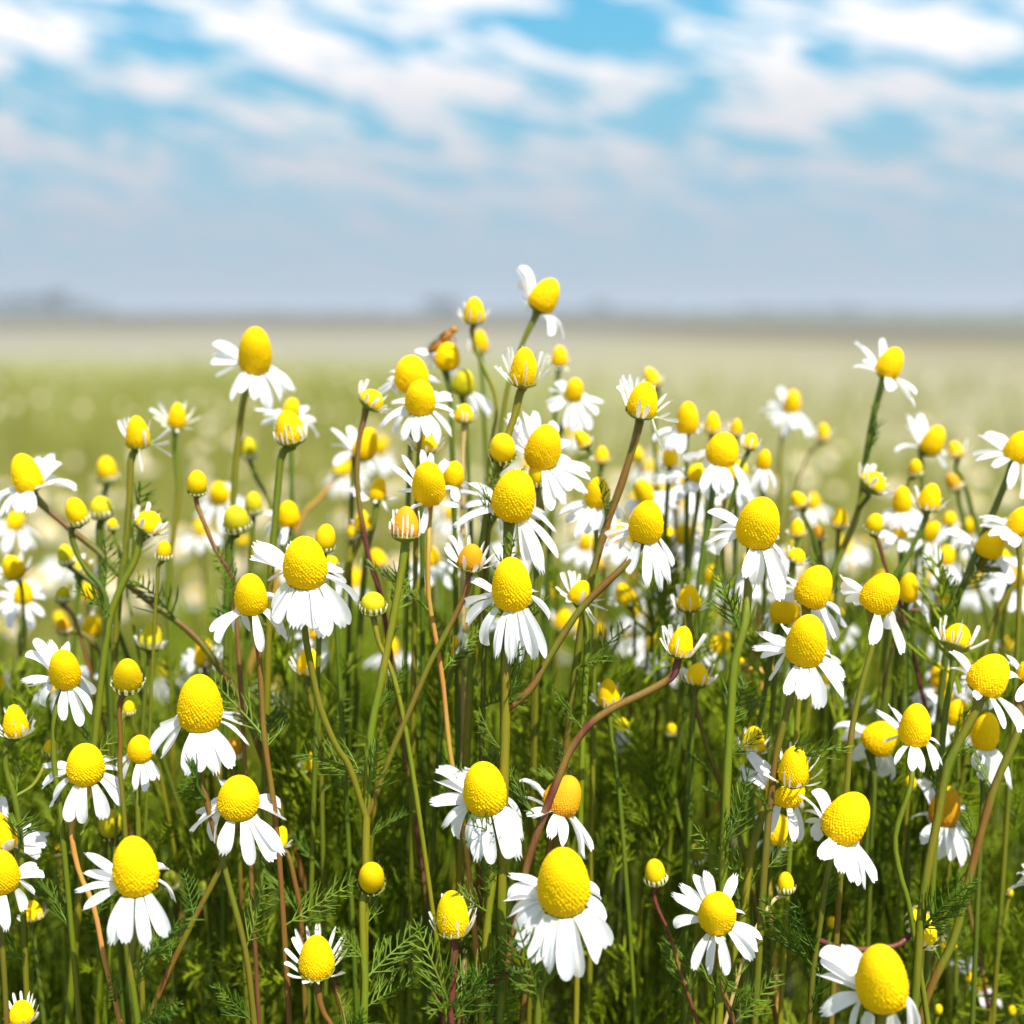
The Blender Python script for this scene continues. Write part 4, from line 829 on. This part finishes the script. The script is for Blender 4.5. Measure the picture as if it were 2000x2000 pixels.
# ------------------------------------------------------------------ leaves on the front stems
rs = np.random.RandomState(5)
for key, n_ in (('c1a', 3), ('c1b', 3), ('c2a', 4), ('c2b', 3), ('c2c', 3), ('c3a', 5), ('c3b', 3), ('c3c', 4), ('c4a', 3), ('c4th', 5), ('c5a', 4), ('b1a', 3),
                ('b1f', 4), ('a2c', 7), ('b3a', 6), ('b2b', 3), ('b2c', 4), ('b4e', 5), ('b4d', 3), ('b5a', 4), ('b5b', 4), ('b4cup', 2), ('b4cupb', 3), ('c2bud', 4), ('a2d', 4), ('b3m', 3),
                ('a1a', 3), ('a1b', 3), ('a1g', 3), ('a1e', 2), ('a1h', 2), ('a3c', 3), ('a4b', 2), ('a5a', 3), ('a5g', 3), ('b1b', 2), ('a2j', 3), ('a3l', 3), ('a3a', 4), ('c3bud', 2), ('c4bud', 2), ('c5bud', 2)):
    S = STEMS[key]; root = ROOTS[key] if key in ROOTS else ROOTS['c5a']
    Pn = (S-Cw)@np.stack([Rw, Uw, Fw], 1); yy = (.5-Pn[:, 1]/Pn[:, 2]/TAN2)*2000
    cand = np.where((yy > yy[0]+130) & (yy < 2080))[0]
    if len(cand) == 0: continue
    for i in range(n_):
        j = cand[int((i+rs.rand())/n_*(len(cand)-1))]
        add_leaf(root, S[j], rs, rs.uniform(.011, .021))

# ------------------------------------------------------------------ brown insect on a blurred cone
def blob(V, F, off, c, r, n=10, m_=14):
    th = np.linspace(0, math.pi, n); ph = np.linspace(0, 2*math.pi, m_, endpoint=False)
    A_, B_ = np.meshgrid(th, ph, indexing='ij')
    X = np.stack([r[0]*np.cos(A_), r[1]*np.sin(A_)*np.cos(B_), r[2]*np.sin(A_)*np.sin(B_)], -1).reshape(-1, 3)+np.array(c)
    V.append(X); F.append(grid_faces(n, m_, True)+off); return off+len(X)
def simple_mat(name, col, rough=.6, tr=0):
    return material(name, lambda t: with_trans(t, pbsdf(t, col, rough), col, tr))
bee = bpy.data.objects.new('insect', None); C.collection.objects.link(bee)
pb = at(*px('A3', 275, 610), depth(9)-.001)
bee.location = pb; tag(bee, 'small brown insect, out of focus, perched on top of a blurred yellow cone', 'insect')
V, F = [], []; o_ = blob(V, F, 0, (0, 0, 0), (.0022, .0012, .0012)); o_ = blob(V, F, o_, (-.0036, 0, -.0003), (.0026, .0013, .0012))
Rb = Matrix.Rotation(math.radians(-38), 4, 'Y')
add('body', mesh('insect_body', np.concatenate(V), np.concatenate(F), simple_mat('insect_brown', (.30, .12, .01, 1))), bee, Rb)
V, F = [], []; blob(V, F, 0, (.0026, 0, .0002), (.0011, .0010, .0010)); add('head', mesh('insect_head', V[0], F[0], simple_mat('insect_head', (.36, .17, .02, 1))), bee, Rb)
for sgn in (-1, 1):
    V, F = [], []; blob(V, F, 0, (-.0022, sgn*.0010, .0012), (.0034, .0009, .00012))
    add('wing', mesh('insect_wing', V[0], F[0], simple_mat('insect_wing', (.30, .16, .04, 1), .3, .4)), bee, Rb)
for i in range(6):
    s_ = -1 if i % 2 else 1; x0 = -.0012+.0012*(i//2)
    Vt, Ft = tube([(x0, s_*.0008, -.0006), (x0+.0003, s_*.0020, -.0010), (x0, s_*.0024, -.0026)], .00012, 5)
    add('leg', mesh('insect_leg', Vt, Ft, bpy.data.materials['insect_brown']), bee, Rb)

# ------------------------------------------------------------------ feathery foliage that fills the clump
def place_many(protos, n, fn, seed):
    rs = np.random.RandomState(seed); Vs, Fs, off = [], [], 0
    for i in range(n):
        r = fn(rs)
        if r is None: continue
        p, s, az_, til, tw = r
        V, F = protos[rs.randint(len(protos))]
        ca, sa, ct, st_, cw_, sw = math.cos(az_), math.sin(az_), math.cos(til), math.sin(til), math.cos(tw), math.sin(tw)
        Rz = np.array([[ca, -sa, 0], [sa, ca, 0], [0, 0, 1]]); Rx = np.array([[1, 0, 0], [0, ct, -st_], [0, st_, ct]]); Rt = np.array([[cw_, -sw, 0], [sw, cw_, 0], [0, 0, 1]])
        Vs.append((V*s)@(Rz@Rx@Rt).T+p); Fs.append(F+off); off += len(V)
    return np.concatenate(Vs), np.concatenate(Fs)
def canopy(x, d):
    """height of the leaf canopy at a distance d"""
    u = x/(TAN2*d)+.5
    yt = np.interp(u*2000, [0, 350, 700, 1000, 1500, 2000], [1290, 1200, 1110, 1060, 1090, 1130])+30*math.sin(u*17)+20*math.sin(u*41+d*9)
    base = at(0, yt+60*max(0, .45-d)/.15, d)[2]
    return base
def fol(rs):
    d = .328+1.0*rs.rand()**1.6; x = (rs.rand()-.5)*(TAN2*d*1.45+.06)
    zt = canopy(x, d)-rs.rand()**.75*.26
    y = d+rs.uniform(-.004, .01)
    if zt < .01: return None
    s = rs.uniform(.015, .032)*(1+.5*d)
    return np.array([x, y, zt-s*.6]), s, rs.uniform(0, 6.28), abs(rs.normal(0, .42)), rs.uniform(0, 6.28)
V, F = place_many(SPR, 7400, fol, 11)
def fol_low(rs):
    d = .334+.10*rs.rand(); x = (rs.rand()-.5)*TAN2*d*1.3; s = rs.uniform(.012, .022)
    yp = 1290+900*rs.rand()**.7
    return at(x/(TAN2*d)*2000+1000, yp, d)-np.array([0, 0, s*.5]), s, rs.uniform(0, 6.28), abs(rs.normal(0, .5)), rs.uniform(0, 6.28)
V2, F2 = place_many(SPR, 1100, fol_low, 12); F = np.concatenate([F, F2+len(V)]); V = np.concatenate([V, V2])
fo = add('chamomile_foliage', mesh('chamomile_foliage', V, F, M['mass'])); tag(fo, 'dense feathery green chamomile leaves filling the clump under the flowers', 'foliage', kind='stuff')
# upright leafy shoots without heads
rs = np.random.RandomState(31); Vs, Fs, off = [], [], 0
for i in range(230):
    d = .33+1.0*rs.rand()**1.3; x = (rs.rand()-.5)*(TAN2*d*1.45+.06); zt = canopy(x, d)-.012-rs.rand()*.09
    l1, l2 = rs.normal(0, .020), rs.normal(0, .015); b0 = rs.normal(0, .01)
    P = spline([(x+l1, d+l2, 0), (x+l1*.6+b0, d+l2*.6, zt*.5), (x, d, zt)], 9)
    Vt, Ft = tube(P, np.linspace(.0011, .0003, len(P))*rs.uniform(.7, 1.2), 5); Vs.append(Vt); Fs.append(Ft+off); off += len(Vt)
fs = add('chamomile_shoots', mesh('chamomile_shoots', np.concatenate(Vs), np.concatenate(Fs), M['mstem'])); tag(fs, 'countless thin green stems standing among the feathery leaves', 'stems', kind='stuff')

# ------------------------------------------------------------------ the field behind
def ground_mat(t):
    ge = N('ShaderNodeNewGeometry', t); s = N('ShaderNodeSeparateXYZ', t); L(ge.outputs['Position'], s.inputs[0], t)
    y = s.outputs[1]; x = s.outputs[0]
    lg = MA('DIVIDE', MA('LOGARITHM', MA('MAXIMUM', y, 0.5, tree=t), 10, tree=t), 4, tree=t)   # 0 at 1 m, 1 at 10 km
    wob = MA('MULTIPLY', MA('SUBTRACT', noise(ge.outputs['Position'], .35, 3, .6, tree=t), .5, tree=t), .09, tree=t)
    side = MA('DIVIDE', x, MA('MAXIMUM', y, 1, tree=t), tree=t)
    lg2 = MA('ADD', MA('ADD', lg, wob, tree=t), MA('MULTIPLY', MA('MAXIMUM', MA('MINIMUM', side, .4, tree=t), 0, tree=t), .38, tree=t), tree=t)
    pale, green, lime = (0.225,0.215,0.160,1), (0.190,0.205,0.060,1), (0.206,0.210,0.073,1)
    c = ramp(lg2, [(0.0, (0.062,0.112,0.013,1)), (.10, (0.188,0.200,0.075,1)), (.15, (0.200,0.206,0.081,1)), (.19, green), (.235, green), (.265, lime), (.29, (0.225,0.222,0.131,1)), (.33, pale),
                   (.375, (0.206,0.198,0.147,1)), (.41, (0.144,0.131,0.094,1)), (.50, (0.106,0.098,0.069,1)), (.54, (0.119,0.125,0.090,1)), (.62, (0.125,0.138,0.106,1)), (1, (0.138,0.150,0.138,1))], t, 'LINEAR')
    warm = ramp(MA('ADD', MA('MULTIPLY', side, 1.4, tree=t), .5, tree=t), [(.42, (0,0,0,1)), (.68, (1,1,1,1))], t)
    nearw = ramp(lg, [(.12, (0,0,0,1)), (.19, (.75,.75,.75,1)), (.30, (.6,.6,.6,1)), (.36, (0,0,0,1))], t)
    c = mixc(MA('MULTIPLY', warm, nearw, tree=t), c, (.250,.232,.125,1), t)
    n2 = ramp(noise(ge.outputs['Position'], 1.4, 4, .65, tree=t), [(.42, (0,0,0,1)), (.62, (1,1,1,1))], t)
    near = ramp(lg, [(.0, (.8,.8,.8,1)), (.12, (.5,.5,.5,1)), (.22, (.10,.10,.10,1))], t)
    c = mixc(MA('MULTIPLY', n2, near, tree=t), c, (.21,.18,.135,1), t)
    return pbsdf(t, c, .9, .1).outputs[0]
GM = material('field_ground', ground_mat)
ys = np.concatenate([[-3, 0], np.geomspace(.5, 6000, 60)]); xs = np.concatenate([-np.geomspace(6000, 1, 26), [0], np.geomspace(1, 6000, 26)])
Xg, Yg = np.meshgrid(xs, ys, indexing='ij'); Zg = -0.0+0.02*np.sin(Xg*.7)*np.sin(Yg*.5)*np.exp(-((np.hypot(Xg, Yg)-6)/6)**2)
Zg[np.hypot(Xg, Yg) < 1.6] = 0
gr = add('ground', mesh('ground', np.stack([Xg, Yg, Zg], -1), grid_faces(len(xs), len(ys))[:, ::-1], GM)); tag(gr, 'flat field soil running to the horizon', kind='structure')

# low flowering plants scattered over the field: blades, white heads, yellow centres
rs = np.random.RandomState(77); Vw, Fw_, Vy, Fy, Vg, Fg = [], [], [], [], [], []
ow = oy = og = 0
def quadfan(c, r, n_, tilt, rs):
    a = np.linspace(0, 2*math.pi, 8, endpoint=False)+rs.rand(); X = np.stack([np.cos(a)*r, np.sin(a)*r*math.cos(tilt), np.sin(a)*r*math.sin(tilt)], -1)+c
    return X, np.array([(0,1,2,3), (0,3,4,7), (4,5,6,7)])
for i in range(9500):
    d = 1.25*(24/1.25)**(rs.rand()**.8); x = (rs.rand()-.5)*(TAN2*d*2.3+1.0)
    if d > 9 or (d > 3.2 and x/d > -.03 and rs.rand() < .7): continue
    patch = math.sin(x*1.1+d*.6)+math.sin(d*1.7-x*.5)
    hgt = rs.uniform(.05, .20)
    for k_ in range(4):
        bx, by = x+rs.normal(0, .05), d+rs.normal(0, .05); w_ = .004; l_ = rs.normal(0, .03, 2)
        Vg.append(np.array([(bx-w_, by, 0), (bx+w_, by, 0), (bx+w_*.3+l_[0], by+l_[1], hgt), (bx-w_*.3+l_[0], by+l_[1], hgt)])); Fg.append(np.array([(0,1,2,3)])+og); og += 4
    if rs.rand() < (.26+.14*patch)*(.8 if d < 3 else .2):
        for k_ in range(rs.randint(1, 3)):
            c = np.array([x+rs.normal(0, .05), d+rs.normal(0, .05), hgt+rs.uniform(0, .04)]); tl = rs.uniform(.3, 1.1)
            X, Q = quadfan(c, .011, 8, tl, rs); Vw.append(X); Fw_.append(Q+ow); ow += 8
            X, Q = quadfan(c+np.array([0, -.003, .003]), .005, 8, tl, rs); Vy.append(X); Fy.append(Q+oy); oy += 8
V = np.concatenate(Vg+Vw+Vy); F = np.concatenate(Fg+[f+og for f in Fw_]+[f+og+ow for f in Fy])
fm = np.concatenate([np.zeros(sum(map(len, Fg))), np.ones(sum(map(len, Fw_))), np.full(sum(map(len, Fy)), 2)])
ff = add('meadow_growth', mesh('meadow_growth', V, F, None, False, [leaf_mat('meadow_green', (.22,.24,.03,1), (.36,.34,.08,1), .45), simple_mat('meadow_white', (.62,.62,.62,1), .6, .3), M['yellow']], fm))
tag(ff, 'blurred low grass and countless tiny white and yellow flowers over the field behind', 'meadow', kind='stuff')

# ------------------------------------------------------------------ trees on the horizon
TM = leaf_mat('distant_crown', (.035,.060,.035,1), (.070,.095,.045,1), .15); BM = simple_mat('distant_bark', (.10,.08,.06,1))
def tree(x, dd, hgt, wid, label, seed, group):
    rs = np.random.RandomState(seed); t_ = bpy.data.objects.new('distant_tree', None); C.collection.objects.link(t_); t_.location = (x, dd, 0)
    tag(t_, label, 'tree', group)
    Vs, Fs, off = [], [], 0
    P = spline([(0, 0, 0), (rs.normal(0, .1), 0, hgt*.3), (rs.normal(0, .2), 0, hgt*.62)], 6); Vt, Ft = tube(P, np.linspace(hgt*.04, hgt*.015, len(P)), 7); Vs.append(Vt); Fs.append(Ft); off = len(Vt)
    for k_ in range(7):
        a = rs.uniform(0, 6.28); st_ = P[-1-rs.randint(3)]; e = st_+np.array([math.cos(a)*wid*.35, math.sin(a)*wid*.35, hgt*.22])
        Vt, Ft = tube([st_, (st_+e)/2+np.array([0, 0, .05*hgt]), e], [hgt*.012, hgt*.009, hgt*.004], 5); Vs.append(Vt); Fs.append(Ft+off); off += len(Vt)
    add('trunk', mesh('distant_trunk', np.concatenate(Vs), np.concatenate(Fs), BM), t_)
    n_ = 900; c = rs.normal(0, 1, (n_, 3)); c /= np.linalg.norm(c, axis=1)[:, None]; c *= (rs.rand(n_)**.45)[:, None]
    lob = rs.normal(0, .42, (9, 3)); c = c*.55+lob[rs.randint(9, size=n_)]
    c = c*np.array([wid*.5, wid*.5, hgt*.34])+np.array([0, 0, hgt*.62]); c[:, 2] = np.maximum(c[:, 2], hgt*.12)
    q = rs.normal(0, 1, (n_, 4, 3))*hgt*.035; V = (c[:, None]+q).reshape(-1, 3)
    add('crown', mesh('distant_crown', V, np.arange(n_*4).reshape(-1, 4), TM, False), t_)
def tx(px_, dd): return (px_*2000/1932/2000-.5)*TAN2*dd
for i, (px_, h_, w_) in enumerate([(12,5.0,10), (40,6.4,11), (78,7.0,12), (108,6.2,10), (140,4.6,9), (172,3.0,7)]):
    tree(tx(px_, 420), 420+9*(i % 3), h_, w_, ['low edge tree at the left end of the dark clump on the horizon', 'second tree from the left in the dark horizon clump', 'tallest tree of the dark clump on the left horizon',
         'tree right of the tallest in the dark left horizon clump', 'lower tree towards the right of the left horizon clump', 'lowest bush like tree ending the left horizon clump'][i], 200+i, 'tree clump on the left horizon')
for i, (px_, h_, w_) in enumerate([(822,5.0,8), (846,6.0,9)]):
    tree(tx(px_, 420), 424+9*i, h_, w_, ['left of two trees on the horizon behind the small cup head', 'right of two trees on the horizon behind the small cup head'][i], 300+i, 'pair of trees on the horizon')
tree(tx(1135, 520), 520, 5.0, 9, 'low tree on the horizon right of the topmost flower', 310, None)
rs = np.random.RandomState(8); n_ = 5200
xx = rs.uniform(-900, 900, n_); yy = 640+rs.normal(0, 12, n_); zz = rs.rand(n_)*(1.6+1.3*np.sin(xx*.011)+.8*np.sin(xx*.05+1)).clip(.6)
q = rs.normal(0, 1, (n_, 4, 3))*np.array([2.2, 1.2, .7]); V = (np.stack([xx, yy, zz], -1)[:, None]+q).reshape(-1, 3); V[:, 2] = V[:, 2].clip(0.02)
hd_ = add('hedgerow', mesh('hedgerow', V, np.arange(n_*4).reshape(-1, 4), TM, False)); tag(hd_, 'low dark line of far off bushes along the horizon', 'hedge', kind='stuff')

# ------------------------------------------------------------------ thin summer haze over the whole place
def haze_mat():
    m = bpy.data.materials.new('haze_air'); m.use_nodes = True; t = m.node_tree; t.nodes.clear(); o = N('ShaderNodeOutputMaterial', t)
    v = N('ShaderNodeVolumePrincipled', t); v.inputs['Color'].default_value = (.80, .86, .95, 1); v.inputs['Density'].default_value = 0.0012; v.inputs['Anisotropy'].default_value = 0.2
    L(v.outputs[0], o.inputs['Volume'], t); return m
x0, x1, y0_, y1_, z0, z1 = -6050, 6050, -60, 6100, -1.0, 12.0
HV = [(x, y, z) for x in (x0, x1) for y in (y0_, y1_) for z in (z0, z1)]
hz = add('haze', mesh('haze', HV, [(0,1,3,2), (4,6,7,5), (0,4,5,1), (2,3,7,6), (0,2,6,4), (1,5,7,3)], haze_mat(), False)); tag(hz, 'thin pale haze over the field', kind='stuff')
